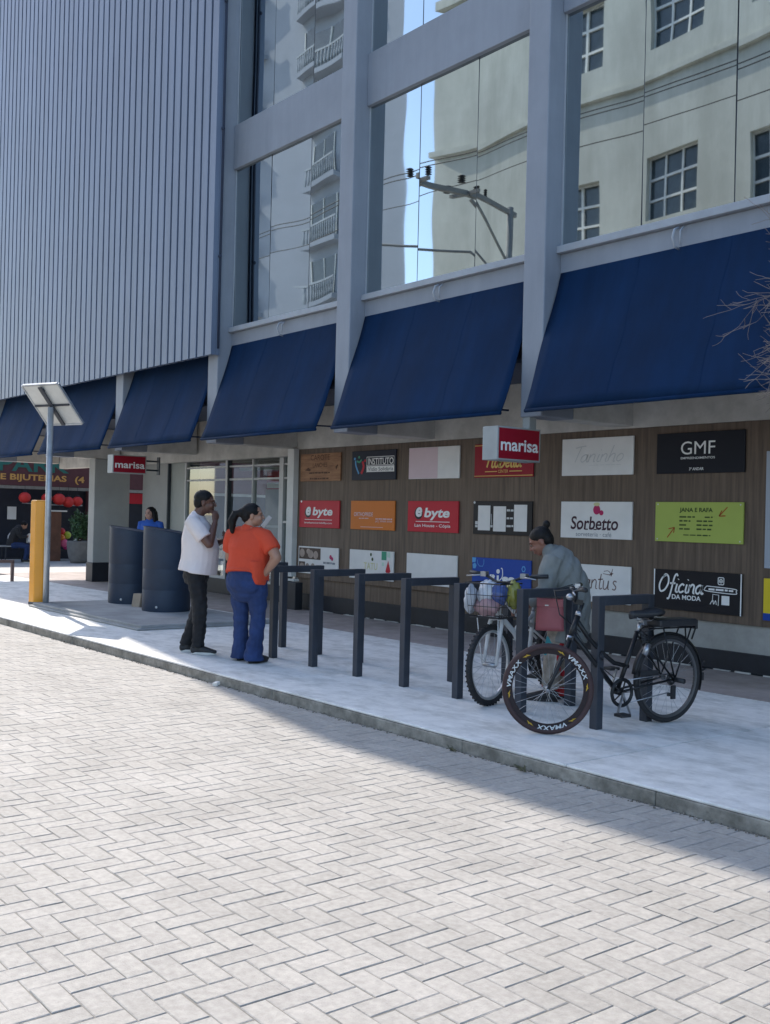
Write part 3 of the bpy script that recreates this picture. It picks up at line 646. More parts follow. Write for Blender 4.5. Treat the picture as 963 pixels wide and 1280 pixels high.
t, F = sign(4, 2, mw, 'white board with thin brown lettering, bottom row, behind the jacket of the person')
g = MB(); script(F, g, "encantu's", .10, .82, .36, .60, .013, slant=.08); F.stroke(g, [(.64,.84),(.70,.86),(.74,.78)], .008); F.stroke(g, [(.63,.78),(.72,.76),(.77,.80)], .008); F.stroke(g, [(.72,.74),(.75,.84),(.76,.92)], .008); g.build('lettering', flat('brown_letter', (.19, .12, .11)), t)
# col 5
t, F = sign(5, 0, mchar, 'charcoal board with three large white capital letters, top right')
g = MB(); F.text(g, 'GMF', .29, .68, .46, .78, bold=.0); F.text(g, 'EMPREENDIMENTOS', .29, .68, .345, .40, bold=.01); g.build('lettering', mwt, t); g = MB(); F.text(g, '3º ANDAR', .39, .555, .07, .14, bold=.015); g.build('lettering', mwt, t)
t, F = sign(5, 1, mlime, 'lime green board with dark lettering and two rust arrows, middle row on the right')
g = MB(); F.text(g, 'JANA E RAFA', .29, .67, .72, .86, bold=.03)
for k, (y, a, b, c, d_) in enumerate(((.63,.29,.47,.58,.67),(.53,.29,.42,.49,.67),(.43,.29,.37,.49,.67),(.33,.29,.42,.49,.67))): F.dashes(g, a, b, y, .045, 0, k); F.dashes(g, c, d_, y, .045, 0, k+9)
F.dashes(g, .34, .65, .18, .035, 0, 30); g.build('lettering', mdg, t)
g = MB()
for P_ in ([(.83,.88),(.74,.66)],[(.74,.66),(.77,.80)],[(.74,.66),(.81,.67)],[(.15,.10),(.235,.36)],[(.235,.36),(.165,.32)],[(.235,.36),(.225,.22)]): F.stroke(g, P_, .011)
g.build('arrow', mors, t); screws(t, F)
t, F = sign(5, 2, mblk, 'black board with white handwritten lettering and small icons, bottom row on the right')
g = MB(); script(F, g, 'Oficina', .05, .57, .45, .66, .020); F.text(g, 'DA MODA', .22, .555, .27, .39, bold=.025); 
g.build('lettering', mwt, t); g = MB()
F.stroke(g, [(.745, .74), (.745, .87), (.752, .885), (.80, .885), (.807, .87), (.807, .73), (.80, .715), (.752, .715), (.745, .74)], .009, raw=True); F.ring(g, .775, .80, .018, .042, .008, n=14); F.disc(g, .775, .80, .008, .02)
F.stroke(g, [(.62,.66),(.60,.60),(.62,.54),(.92,.51),(.94,.57),(.92,.63),(.62,.66)], .009); F.dashes(g, .64, .91, .585, .05, 0, 5)
F.stroke(g, [(.685,.28),(.69,.47),(.755,.46),(.75,.2)], .008, raw=True); F.stroke(g, [(.66,.22),(.69,.33),(.70,.23),(.72,.32),(.73,.22)], .008); F.rect(g, .785, .87, .23, .45)
g.build('icon', mwt, t)
for a_ in (0, .986): g = MB(); F.rect(g, a_, a_+.013, .0, 1.0, d=.003); g.build('edge_strip', mwt, t)
# far right, cut by the frame
t, F = sign(6, 0, mgry, 'tall blank grey-blue board at the right photo edge', z0=1.075, z1=2.235)
t, F = sign(6, 2, myel, 'yellow board with a dark blue foot at the bottom right photo edge', z0=.56, z1=.975)
g = MB(); F.rect(g, 0, 1, 0, .17); g.build('blue_foot', mblue, t)
t, F = sign(6, 0, mw, 'blank white board beyond the right photo edge', x=-4.5, z0=2.03, z1=2.46)
# projecting box signs
m_boxw = mat('box_sign_white', (.33, .35, .345), .5, var=.05, dirt=.1)
def box_sign(xc, y0, y1, z0, z1, label, arms):
    t = thing('hanging_sign', label, 'sign', (xc, (y0+y1)/2, z0), group='red hanging box signs'); th = .22
    g = MB(); g.box(xc-th, xc+th*.0, y0, y1, z0, z1); g.build('sign_box', m_boxw, t, bevel=.006)
    F = Face((xc, y0, z0), (0, 1, 0), (0, 0, 1), (1, 0, 0), y1-y0, z1-z0)
    g = MB(); F.rect(g, .03, .965, .05, .95, d=.002); g.build('red_face', mmar, t)
    g = MB(); F.text(g, 'marisa', .07, .94, .28, .64, bold=.02, d=.005); g.build('lettering', mwt, t)
    g = MB()
    if arms:
        for z in (z0+.08, z1-.08): g.bar((xc-.11, y1, z), (xc-.11, y1+.28, z), .03)
        g.box(xc-.16, xc-.06, y1+.28, y1+.30, z0, z1)
    else:
        g.box(xc-.13, xc-.03, y1-.14, y1-.04, z1, 2.572)
    g.build('mount', m_frame if arms else m_boxw, t)
box_sign(-7.66, 7.53, 8.16, 2.10, 2.445, 'red box sign hung under the white column, nearer the camera', False)
box_sign(-17.64, 7.85, 8.50, 2.165, 2.49, 'red box sign hung above the dark bins, farther left', True)
# ================================================================ STREET FURNITURE
m_rack = mat('rack_steel', (.032, .039, .054), .5, var=.12, scale=8, dirt=.2, bump=.05)
XK = [-10.0, -9.29, -8.57, -7.84, -7.155, -6.46, -5.74, -4.985]
rl = ['bike hoop nearest the two standing people, half behind the woman in orange', 'second bike hoop from the left, just right of the woman in orange', 'third bike hoop from the left, nothing leaning on it', 'fourth bike hoop, standing before the orange and red boards', 'fifth bike hoop, standing before the blank white board',
      'sixth bike hoop, beside the front wheel of the white bicycle', 'seventh bike hoop, in front of the person with the pink bag', 'bike hoop nearest the camera, with the black bicycle leaning at it']
for x, lb in zip(XK, rl):
    t = thing('bike_rack', lb, 'bike rack', (x, 6.24, 0), group='row of dark steel bike hoops'); h, w = .955, .034; dx = random.uniform(-.006, .006)
    g = MB(); g.box(x-w+dx, x+w+dx, 5.955-w, 5.955+w, 0, h); g.build('post', m_rack, t, bevel=.004)
    g = MB(); g.box(x-w+dx, x+w+dx, 6.525-w, 6.525+w, 0, h); g.build('post', m_rack, t, bevel=.004)
    g = MB(); g.box(x-w+dx, x+w+dx, 5.956+w, 6.524-w, h-.068, h-.0005); g.build('top_bar', m_rack, t, bevel=.004)
# bins
m_bin = mat('bin_plastic', (.016, .032, .062), .55, var=.14, scale=3, dirt=.2, bump=.06)
def bin_(x, y, r, h, lab):
    t = thing('bin', lab, 'bin', (x, y, .062), group='tall dark cylindrical bins'); z = .062; n = 40
    prof = [(r*.985, 0), (r, .02), (r, .30), (r*.996, .305), (r*.996, .312), (r, .317), (r, .60), (r*.996, .605), (r*.996, .612), (r, .617), (r, 1)]
    v = []; f = []
    for q, (rr, u) in enumerate(prof):
        for k in range(n):
            a = 2*math.pi*k/n; px, py = rr*math.cos(a), rr*math.sin(a)
            zz = u if u < 1 else h+.055*(-px*.62-py*.78)/r*1.0
            v.append((x+px, y+py, z+zz))
    for i in range(len(prof)-1):
        for k in range(n): l = (k+1) % n; f.append((i*n+k, i*n+l, (i+1)*n+l, (i+1)*n+k))
    f.append(tuple((len(prof)-1)*n+k for k in range(n)))
    g = MB(); g.add(v, f[:-1], 0, True); g.add([v[i] for i in f[-1]], [tuple(range(n))], 0, False); g.build('body', m_bin, t)
    g = MB(); g.tube([(x+(r+.004)*math.cos(2*math.pi*k/n), y+(r+.004)*math.sin(2*math.pi*k/n), z+h+.055*(-math.cos(2*math.pi*k/n)*.62-math.sin(2*math.pi*k/n)*.78)) for k in range(n)], .006, 6, closed=True); g.build('rim', m_bin, t)
    g = MB(); a = R(-50); g.ball((x+r*math.cos(a), y+r*math.sin(a), z+.07), .018, 8); g.build('drain_cap', m_lglit, t)
m_lglit = mat('pale_plastic', (.6, .6, .58), .6)
bin_(-15.38, 7.20, .345, 1.14, 'left one of the two dark blue cylindrical bins on the low concrete platform')
bin_(-13.96, 7.09, .345, 1.16, 'right one of the two dark blue cylindrical bins, behind the man in the white shirt')
g = MB(); g.obox((-14.62, 6.98, .16), (.09, .02, 0), (-.01, .05, 0), (.03, 0, .10)); tag(g.build('cardboard_piece', mat('cardboard', (.38, .31, .24), .9), origin=(-14.62, 6.98, .062)), 'scrap of pale cardboard wedged between the two dark bins', 'cardboard')
# yellow post and solar panel pole
m_yel = mat('yellow_paint', (.74, .31, .008), .32, var=.05, scale=3, dirt=.12, coat=.3)
m_galv = mat('galvanised_steel', (.40, .43, .46), .4, var=.12, scale=12, metal=.4, dirt=.15)
t = thing('yellow_post', 'tall yellow six-sided post beside the solar panel pole', 'post', (-16.25, 6.05, 0))
g = MB(); n = 6; r = .135; v = []
for z, q in ((0, 1), (.03, 1), (1.60, 1), (1.625, .9)):
    for k in range(n): a = R(60*k+12); v.append((-16.25+r*q*math.cos(a), 6.05+r*q*math.sin(a), z))
g.add(v, [(i*n+k, i*n+(k+1) % n, (i+1)*n+(k+1) % n, (i+1)*n+k) for i in range(3) for k in range(n)]+[tuple(range(3*n, 4*n))]); g.build('shaft', m_yel, t, bevel=.006)
g = MB(); v = []
for z in (0, .045):
    for k in range(n): a = R(60*k+12); v.append((-16.25+(r+.006)*math.cos(a), 6.05+(r+.006)*math.sin(a), z))
g.add(v, [(k, (k+1) % n, n+(k+1) % n, n+k) for k in range(n)]+[tuple(range(n, 2*n))]); g.build('base_band', m_rack, t)
t = thing('solar_pole', 'slim galvanised pole carrying a tilted white-backed solar panel', 'solar panel', (-15.83, 6.02, 0))
g = MB(); g.tube([(-15.83, 6.02, 0), (-15.83, 6.02, 3.05)], .045, 14); g.build('shaft', m_galv, t)
g = MB(); g.lathe([(.09, 0), (.09, .012), (.05, .015)], (-15.83, 6.02, 0), 14); g.build('base_plate', m_galv, t)
m_back = mat('panel_backsheet', (.66, .66, .63), .6, var=.05, dirt=.1); m_cell = mat('panel_cells', (.01, .015, .05), .1)
c, e1, e2 = V(-15.83, 6.02, 3.06), V(.70, .289, 0)/2, V(-.20, .485, -.55)/2; nn = e1.cross(e2).normalized()
if nn.z < 0: nn = -nn
c = c+nn*.05
g = MB(); g.obox(c, e1*.97, e2*.97, nn*.008); g.build('backsheet', m_back, t)
g = MB(); g.obox(c+nn*.0125, e1*.965, e2*.965, nn*.003); g.build('cells', m_cell, t)
g = MB()
for s_ in (-1, 1): g.bar(c+e1*s_-e2, c+e1*s_+e2, .03, .035, up=nn); g.bar(c+e2*s_-e1*.955, c+e2*s_+e1*.955, .03, .035, up=nn)
g.build('panel_frame', m_galv, t)
g = MB(); g.bar(c-e1*.95-nn*.022, c+e1*.95-nn*.022, .025, .025, up=nn); g.bar(c-e2*.95+e1*.02-nn*.05, c+e2*.95+e1*.02-nn*.05, .05, .02, up=nn); g.bar(c-e2*.95+e1*.12-nn*.05, c+e2*.95+e1*.12-nn*.05, .02, .02, up=nn)
g.bar(c-nn*.06, V(-15.83, 6.02, 2.96), .05, .05); g.build('mount', m_rack, t)
g = MB(); g.obox(c-e2*.78+e1*.03-nn*.035, e1*.11, e2*.07, nn*.012); g.build('junction_box', m_frame, t)

# ================================================================ FAR LEFT: ACROSS THE SIDE STREET
XS = -33.0
m_plum = mat('shop_plum', (.10, .035, .045), .7, var=.1); m_sdark = mat('shop_dark', (.010, .014, .028), .6, var=.2); m_teal = flat('letter_teal', (.04, .17, .155)); m_ogold = flat('letter_ochre', (.62, .36, .12))
Sh = thing('corner_shop', 'low shop with a plum fascia and big capital letters beyond the solar pole', 'shop', (XS, 13, ZR))
g = MB(); g.box(XS-6, XS-.3, 6, 22, ZR, 3.7); g.build('wall', m_sdark, Sh)
g = MB(); g.box(XS-.28, XS, 6, 22, 2.22, 3.7); g.build('fascia', m_plum, Sh, bevel=.01)
F = Face((XS, 6, 2.22), (0, 1, 0), (0, 0, 1), (1, 0, 0), 16, 1.48)
def ft(mb, st, y0, y1, z0, z1, **k): F.text(mb, st, (y0-6)/16, (y1-6)/16, (z0-2.22)/1.48, (z1-2.22)/1.48, d=.02, **k)
g = MB(); ft(g, 'PARK', 10.95, 13.2, 2.66, 3.12, bold=.02); g.build('lettering', m_teal, Sh)
g = MB(); ft(g, 'S E BIJUTERIAS', 10.72, 13.12, 2.33, 2.58, bold=.03); g.build('lettering', m_ogold, Sh); g = MB(); ft(g, '(4', 13.40, 13.72, 2.31, 2.58, bold=.03); g.build('lettering', m_ogold, Sh)
g = MB(); g.box(XS-.29, XS-.2, 6, 22, 2.12, 2.218); g.build('fascia_trim', m_galv, Sh)
for y in (8.2, 10.35, 13.9, 16.2): g = MB(); g.box(XS-.29, XS-.1, y, y+.16, ZR, 2.118); g.build('door_post', m_plum, Sh)
g = MB(); g.box(XS-.295, XS-.24, 11.35, 11.62, 1.15, 1.55); g.build('paper_notice', mw, Sh)
g = MB(); g.box(XS-.295, XS-.25, 15.2, 16.1, 1.75, 2.1); g.build('red_banner', mred, Sh)
g = MB(); g.box(XS-.29, XS-.05, 12.5, 13.7, 1.62, 1.66); g.box(XS-.29, XS-.05, 11.8, 12.3, 1.65, 1.68); g.build('display_rail', m_galv, Sh)
m_lan = mat('lantern_red', (.62, .035, .03), .6, var=.15)
for y, z, r, lb in ((12.02, 1.84, .185, 'red paper lantern left of the pole, farthest left of the row'), (12.72, 1.84, .17, 'red lantern right behind the galvanised pole'), (13.12, 1.82, .2, 'deep red paper lantern right of the pole'), (13.42, 1.74, .185, 'pale red paper lantern hanging lowest, right of the pole'), (13.72, 1.77, .17, 'red paper lantern half hidden by the street pillar')):
    y = y-.32; x = XS+.25; tl = thing('lantern', lb, 'lantern', (x, y, z), group='red lanterns under the shop fascia')
    g = MB(); g.lathe([(r*math.sin(a)*(1+.02*math.cos(12*a)), -r*.92*math.cos(a)) for a in [math.pi*k/22 for k in range(1, 22)]], (x, y, z), 18); g.build('shade', m_lan, tl)
    g = MB(); g.lathe([(.06, 0), (.06, .05)], (x, y, z+r*.9), 10); g.tube([(x, y, z+r), (x, y, 2.3)], .006, 5); g.tube([(x, y, z-r), (x, y, z-r-.12)], .015, 5); g.build('cap_and_cord', m_sdark, tl)
# planter with a shrub
m_pot = mat('planter_concrete', (.20, .20, .20), .8, var=.12, dirt=.2); m_leaf = mat('shrub_leaf', (.035, .085, .035), .55, var=.4, scale=6, island=.35)
px, py = -30.6, 12.62
t = thing('potted_shrub', 'round concrete planter with a bushy green shrub beside the street pillar', 'planter', (px, py, ZR))
g = MB(); g.lathe([(.24, 0), (.30, .12), (.36, .4), (.37, .62), (.35, .66), (.32, .66), (.31, .58)], (px, py, ZR), 24); g.build('pot', m_pot, t)
g = MB()
for k in range(1500):
    d = V(*rng.normal(0, 1, 3)).normalized(); q = .3+.7*random.random()**.5; nr = .78+.3*math.sin(d.x*5+d.z*4)*math.cos(d.y*6)
    p = V(px, py, ZR+1.12)+V(d.x*.34*q*nr, d.y*.36*q*nr, d.z*.52*q*nr); l = random.uniform(.035, .07); a = V(*rng.normal(0, 1, 3)).normalized(); b = a.orthogonal().normalized()*l*.45; a = a*l
    g.add([p-a, p+b, p+a, p-b], [(0,1,2,3)])
g.build('foliage', m_leaf, t)
g = MB()
for k in range(7): g.tube([(px, py, ZR+.5), (px+random.uniform(-.1,.1), py+random.uniform(-.1,.1), ZR+.9), (px+random.uniform(-.25,.25), py+random.uniform(-.25,.25), ZR+1.4)], [.015, .01, .004], 5)
g.build('stem', mat('shrub_stem', (.09, .065, .045), .9), t)
# wooden cabinet, toys, bench, railings
m_cab = mat('brown_wood', (.19, .085, .055), .6, var=.2, dirt=.2)
t = thing('display_stand', 'brown wooden stand with a pale top behind the yellow post', 'stand', (-31.9, 12.35, ZR))
g = MB(); g.box(-32.05, -31.75, 12.18, 12.50, ZR, 1.42); g.build('body', m_cab, t, bevel=.01); g = MB(); g.box(-32.1, -31.7, 12.14, 12.66, 1.425, 1.47); g.build('top', mw, t, bevel=.005)
t = thing('toy_rack', 'low dark rack holding colourful toys between the brown stand and the planter', 'rack', (-32.3, 13.0, ZR))
g = MB(); g.box(-32.5, -32.1, 12.55, 13.75, ZR+.30, ZR+.34)
for y in (12.6, 13.7): g.box(-32.5, -32.46, y, y+.04, ZR, .75); g.box(-32.14, -32.1, y, y+.04, ZR, .3)
g.box(-32.5, -32.47, 12.6, 13.7, .5, .53); g.build('frame', m_rack, t)
tc_ = {'red': (.6, .03, .03), 'pink': (.7, .12, .25), 'yellow green': (.45, .55, .05), 'white': (.75, .75, .72), 'magenta': (.5, .03, .18), 'orange': (.7, .2, .03), 'pale blue': (.3, .5, .65)}
for k, (cn, y, z, r, w_) in enumerate((('red', 12.62, .80, .13, 'highest'), ('yellow green', 12.80, .70, .12, 'beside the red one'), ('pink', 12.66, .46, .14, 'low on the left'), ('white', 13.15, .48, .13, 'alone on the right'), ('magenta', 12.78, .36, .12, 'lowest of the pile'), ('orange', 12.60, .62, .11, 'at the left edge of the pile'), ('pale blue', 12.95, .30, .09, 'small and near the bottom'))):
    g = MB(); g.ball((-32.05+.05*(k % 3), y, z), r, 14); tag(g.build('toy_ball', mat('toy_'+cn.replace(' ', '_'), tc_[cn], .35), origin=(-32.05, y, z)), cn+' round toy on the low rack, '+w_, 'toy', 'toys on the rack')
m_rail = mat('rail_brown', (.16, .10, .085), .6, var=.2); 
t = thing('bike_rack', 'brown rusty hoop rail at the left photo edge, low beside the lit paving', 'rail', (-21.5, 7.0, 0))
g = MB(); g.bar((-21.6, 7.50, -.1), (-21.6, 7.50, .40), .06); g.bar((-21.6, 6.6, -.1), (-21.6, 6.6, .40), .06); g.bar((-21.6, 6.57, .41), (-21.6, 7.53, .41), .06); g.build('frame', m_rail, t, bevel=.004)
t = thing('bench', 'grey metal bench with a person sitting on it, in front of the shop', 'bench', (-31.3, 10.7, ZR))
g = MB(); g.box(-31.5, -31.1, 9.6, 11.25, .36, .40); g.build('seat', m_galv, t, bevel=.005)
for y in (9.8, 10.6, 11.2):
    g = MB(); g.bar((-31.47, y, ZR), (-31.47, y, .36), .04); g.bar((-31.13, y, ZR), (-31.13, y, .36), .04); g.bar((-31.47, y, ZR+.1), (-31.13, y, ZR+.1), .03); g.build('leg', m_rack, t)
g = MB(); g.bar((-31.3, 9.6, ZR+.12), (-31.3, 11.3, ZR+.12), .03); g.build('lower_rail', m_rack, t)

# ================================================================ BARE TREE, right
m_bark = mat('bare_bark', (.21, .175, .16), .9, var=.25, scale=12, bump=.4, bscale=60)
tx, ty = -2.35, 6.3
t = thing('bare_tree', 'leafless small street tree whose pale twigs reach in at the right photo edge', 'tree', (tx, ty, 0))
g = MB(); g.tube([(tx, ty, -.02), (tx-.02, ty, .8), (tx+.03, ty+.02, 1.7), (tx, ty, 2.35)], [.085, .065, .055, .045], 10); g.build('trunk', m_bark, t)
tw = MB(); trr = random.Random(21)
def grow(p, d, l, r, lv):
    pts = [p]; q = p; n = 4
    for i in range(n):
        d = (d+V(trr.gauss(0, .16), trr.gauss(0, .16), trr.gauss(.03, .14))).normalized(); q = q+d*l/n; pts.append(q)
        for _q in range(2 if lv in (1, 2) else 1):
          if lv < 4 and (i > 0 or lv > 0) and trr.random() < (.85 if lv < 3 else .7):
              ax = V(*[trr.gauss(0, 1) for _ in range(3)]).normalized(); nd = (d+ax*.85).normalized(); grow(q, nd, l*trr.uniform(.45, .75), r*(1-.6*(i+1)/n)*.62, lv+1)
    tw.tube(pts, [max(.0014, r*(1-.65*i/n)) for i in range(n+1)], 6 if lv < 2 else 4, caps=False)
    if lv < 4: grow(q, d, l*.6, r*.36, lv+1)
for a, el, l in ((178, 40, 0.77), (192, 34, 0.75), (165, 32, 0.80), (205, 48, 0.75), (150, 45, 0.80), (182, 60, 0.85), (90, 45, .8), (20, 50, .8), (-60, 45, .7), (-20, 30, .6), (250, 40, .6), (172, 56, 0.85), (185, 66, 0.94), (170, 28, 0.66), (186, 44, 0.80), (199, 40, 0.75), (178, 52, 0.80), (155, 44, 0.75), (210, 36, 0.71), (174, 36, .80), (183, 50, .84), (189, 58, .9), (166, 48, .84), (176, 66, 1.0)):
    grow(V(tx, ty, 2.15+trr.uniform(0, .25)), V(math.cos(R(a))*math.cos(R(el)), math.sin(R(a))*math.cos(R(el)), math.sin(R(el))), l, .028, 0)
tw.build('twigs', m_bark, t)
# ================================================================ BICYCLES
m_rub = mat('tyre_rubber', (.018, .018, .02), .75, var=.2, dirt=.1); m_rubr = mat('tyre_rubber_brown', (.050, .024, .024), .7, var=.2, dirt=.2)
m_bkp = mat('black_paint', (.008, .009, .011), .42, var=.15, spec=.4); m_steel = mat('bright_steel', (.40, .41, .43), .35, var=.1, metal=.9); m_whp = mat('white_frame_paint', (.62, .63, .64), .35, var=.06, dirt=.12)
m_blkpl = mat('black_plastic', (.016, .017, .02), .5, var=.15); m_rim = mat('rim_aluminium', (.50, .51, .52), .35, var=.08, metal=.6)
class Loc:        # side profile of a bike: s along, z up, t sideways
    def __init__(s, o, ang): s.o = Vector((o[0], o[1], 0)); s.d = V(math.cos(ang), math.sin(ang), 0); s.n = V(-math.sin(ang), math.cos(ang), 0)
    def __call__(s, a, z, t=0): return s.o+s.d*a+s.n*t+V(0, 0, z)
def wheel(par, L, a, r, tyre_m, rim_m, tw_=.024, rimdepth=.02, decal=None, knob=False, hubr=.02):
    wz = r; c = L(a, wz); N = 48
    w = MB(); w.tube([L(a+r_*math.cos(x), wz+r_*math.sin(x)) for x in [2*math.pi*k/N for k in range(N)] for r_ in (r-tw_,)], tw_, 8, closed=True, side=L.n)
    if knob:
        for k in range(N*2):
            x = math.pi*k/N; cc, ss = math.cos(x), math.sin(x); p = L(a+(r-.004)*cc, wz+(r-.004)*ss, (.012 if k % 2 else -.012)); w.obox(p, L.d*cc*.006+V(0, 0, ss*.006), L.d*-ss*.006+V(0, 0, cc*.006), L.n*.008)
    wh = w.build('wheel', tyre_m, par)
    ri = r-tw_*2; g = MB(); v = []; f = []
    for k in range(N):
        x = 2*math.pi*k/N; 
        for rr, tt in ((ri+.004, .013), (ri-rimdepth, .009), (ri-rimdepth, -.009), (ri+.004, -.013)): v.append(L(a+rr*math.cos(x), wz+rr*math.sin(x), tt))
    for k in range(N):
        l = (k+1) % N
        for j in range(3): f.append((k*4+j, k*4+j+1, l*4+j+1, l*4+j))
    g.add(v, f, 0, False); g.build('rim', rim_m, wh)
    g = MB(); g.tube([L(a, wz, -.05), L(a, wz, .05)], hubr, 10); g.tube([L(a, wz, -.065), L(a, wz, .065)], .008, 8); g.build('hub', m_steel, wh)
    g = MB()
    for k in range(28):
        x = 2*math.pi*k/28; o = .35*(1 if k % 4 < 2 else -1); tt = .03 if k % 2 else -.03
        g.tube([L(a+.018*math.cos(x+o*3), wz+.018*math.sin(x+o*3), tt), L(a+(ri-rimdepth)*math.cos(x), wz+(ri-rimdepth)*math.sin(x), 0)], .0013, 4, caps=False)
    g.build('spokes', m_steel, wh)
    if decal:
        rc = ri-rimdepth*.5+.012; hh = .034; v_, f_, asp = text_geo('VMAXX', .02, .15); span = hh*asp*1.3/rc
        yl = flat('decal_yellow', (.42, .26, .03))
        for sgn in (-1, 1):
            for base in (157, 38, 277) if sgn < 0 else (23, 142, 263):
                vv = []
                for q in v_: rr = rc-hh/2+q[1]*hh; th = R(base)+(q[0]-.5)*span*sgn; vv.append(L(a+rr*math.cos(th), wz+rr*math.sin(th), sgn*.0165))   # letter tops point outwards
                g = MB(); g.add(vv, f_, 0); g.build('decal', mlg, wh)
                for e in (-1, 1):
                    th = R(base+e*33); g = MB()
                    g.add([L(a+(rc+q[1])*math.cos(th+q[0]/rc), wz+(rc+q[1])*math.sin(th+q[0]/rc), sgn*.0165) for q in ((-.03, -.012), (.005, -.004), (.002, -.010), (.03, .006), (-.004, .003), (-.002, .010))], [(0,1,2,3,4,5)]); g.build('yellow_mark', yl, wh)
    return wh
# ---- black bicycle (front wheel turned towards the street)
o1 = (-5.04, 5.5); ang1 = math.atan2(1.13, .18); L1 = Loc(o1, ang1)
bk = thing('bicycle', 'black step-through bicycle with a padded rear rack, white decals on its front wheel', 'bicycle', (-4.95, 6.05, 0))
# front wheel has its own plane; its contact and hub sit at s = 0
Lw = Loc(o1, R(44))
wheel(bk, Lw, 0, .318, m_rubr, mat('rim_black_red', (.022, .013, .014), .6, spec=.3), .0215, .030, decal=True)
wheel(bk, L1, 1.128, .332, m_rub, mat('rim_dark', (.10, .10, .105), .4, metal=.5), .021, .014)
def tube(par, name, m, pts, r, n=10): g = MB(); g.tube(pts, r, n); return g.build(name, m, par)
g = MB(); P = L1
hd0, hd1 = P(.185, .665), P(.255, .82); bb = P(.635, .262); sj = P(.818, .69); rh = P(1.128, .332)
g.tube([hd0, hd1], .02, 12); g.tube([P(.20, .70), P(.412, .485), bb], .0185, 12)
g.tube([P(.245, .79), P(.36, .655), P(.49, .545), P(.60, .47), P(.735, .44)], .0165, 12); g.tube([bb, sj], .0165, 12)
for s_ in (-1, 1): g.tube([bb+P.n*.03*s_, P(1.128, .332, .06*s_)], .009, 8); g.tube([sj+P.n*.02*s_, P(1.128, .332, .06*s_)], .008, 8)
g.tube([P(.635, .262, -.04), P(.635, .262, .04)], .024, 12); fr1 = g.build('frame', m_bkp, bk)
g = MB(); hub = Lw(0, .318)
crown = hd0+V(0, 0, -.01)
for s_ in (-1, 1): g.tube([crown+Lw.n*.05*s_, hub+(crown-hub)*.35+Lw.n*.055*s_, hub+Lw.n*.052*s_], [.016, .014, .011], 8)
g.bar(crown-Lw.n*.055, crown+Lw.n*.055, .035); g.tube([crown, hd0], .016, 8); g.build('fork', m_bkp, bk)
g = MB(); g.tube([hd0-V(0,0,.012), hd0+(hd1-hd0)*.1], .024, 12); g.tube([hd1, hd1+(hd1-hd0)*.18], .024, 12); g.tube([hd0+(hd1-hd0)*-.12+V(0,0,0), hd0], .022, 12); g.build('head_cup', m_steel, bk)
st = hd1+(hd1-hd0).normalized()*.10; g = MB(); g.tube([hd1, st], .014, 10); g.bar(st, st-Lw.d*.06+V(0, 0, .01), .035)
hb = st-Lw.d*.06+V(0, 0, .01); bars = [hb+Lw.n*.31*s_+Lw.d*.06+V(0, 0, .10) for s_ in (-1, 1)]
for s_, e in zip((-1, 1), bars): g.tube([hb, hb+Lw.n*.10*s_+V(0, 0, .01), hb+Lw.n*.18*s_+V(0, 0, .085), hb+Lw.n*.24*s_+Lw.d*.03+V(0, 0, .095), e], .011, 8)
hbo = g.build('handlebar', m_bkp, bk)
for s_, e in zip((-1, 1), bars):
    g = MB(); g.tube([e-Lw.n*.11*s_-Lw.d*.03, e+Lw.n*.01*s_], .017, 10); g.build('grip', m_blkpl, hbo)
    g = MB(); g.tube([e-Lw.n*.13*s_-Lw.d*.04, e-Lw.n*.10*s_-Lw.d*.08-V(0, 0, .02), e-Lw.d*.07-V(0, 0, .035)], .006, 6); g.obox(e-Lw.n*.14*s_-Lw.d*.03, Lw.d*.018, Lw.n*.02, V(0, 0, .016)); g.build('brake_lever', m_steel, hbo)
g = MB()
for k, (o_, q) in enumerate(((.04, .3), (-.05, .25), (.10, .2))): g.tube([hb+Lw.n*o_*3+V(0, 0, .1), hb+Lw.d*-.14+Lw.n*o_+V(0, 0, .07), hb+Lw.d*-.10+Lw.n*o_*.4-V(0, 0, .10), P(.30, .70, .02)], .004, 5)
g.tube([P(.25, .72, .022), P(.45, .48, .03), P(.62, .36, .02)], .004, 5); g.build('cable', m_blkpl, bk)
g = MB(); g.ball(hb+V(0, 0, .03)-Lw.d*.03, (.03, .03, .025), 10); g.build('bell', m_steel, bk)
g = MB(); g.tube([sj, P(.845, .755)], .0135, 10); g.build('seat_post', m_steel, bk)
def saddle(par, P, a, z, m, ln=.27, up=0):
    g = MB(); v = []; f = []; n = 10; m_ = 12; prof = [(-.13, .018, 0), (-.10, .028, .004), (-.05, .038, .006), (.0, .055, .006), (.05, .085, .012), (.10, .098, .022), (.14, .085, .022), (.155, .05, .012)]
    for s_, w, dz in prof:
        for k in range(n):
            t_ = 2*math.pi*k/n; v.append(P(a+s_, z+dz+(.026*math.sin(t_) if math.sin(t_) > 0 else .034*math.sin(t_)), w*math.cos(t_)))
    q = len(prof)
    for i in range(q-1):
        for k in range(n): l = (k+1) % n; f.append((i*n+k, i*n+l, (i+1)*n+l, (i+1)*n+k))
    f += [tuple(range(n))[::-1], tuple((q-1)*n+k for k in range(n))]
    g.add(v, f, 0, True); so = g.build('saddle', m, par)
    g = MB()
    for s_ in (-1, 1): g.tube([P(a-.08, z-.02, .02*s_), P(a-.04, z-.045, .022*s_), P(a+.05, z-.045, .024*s_), P(a+.10, z-.02, .03*s_)], .0035, 6)
    g.bar(P(a, z-.075), P(a, z-.04), .04); g.build('saddle_rail', m_steel, so)
saddle(bk, P, .875, .815, m_blkpl)
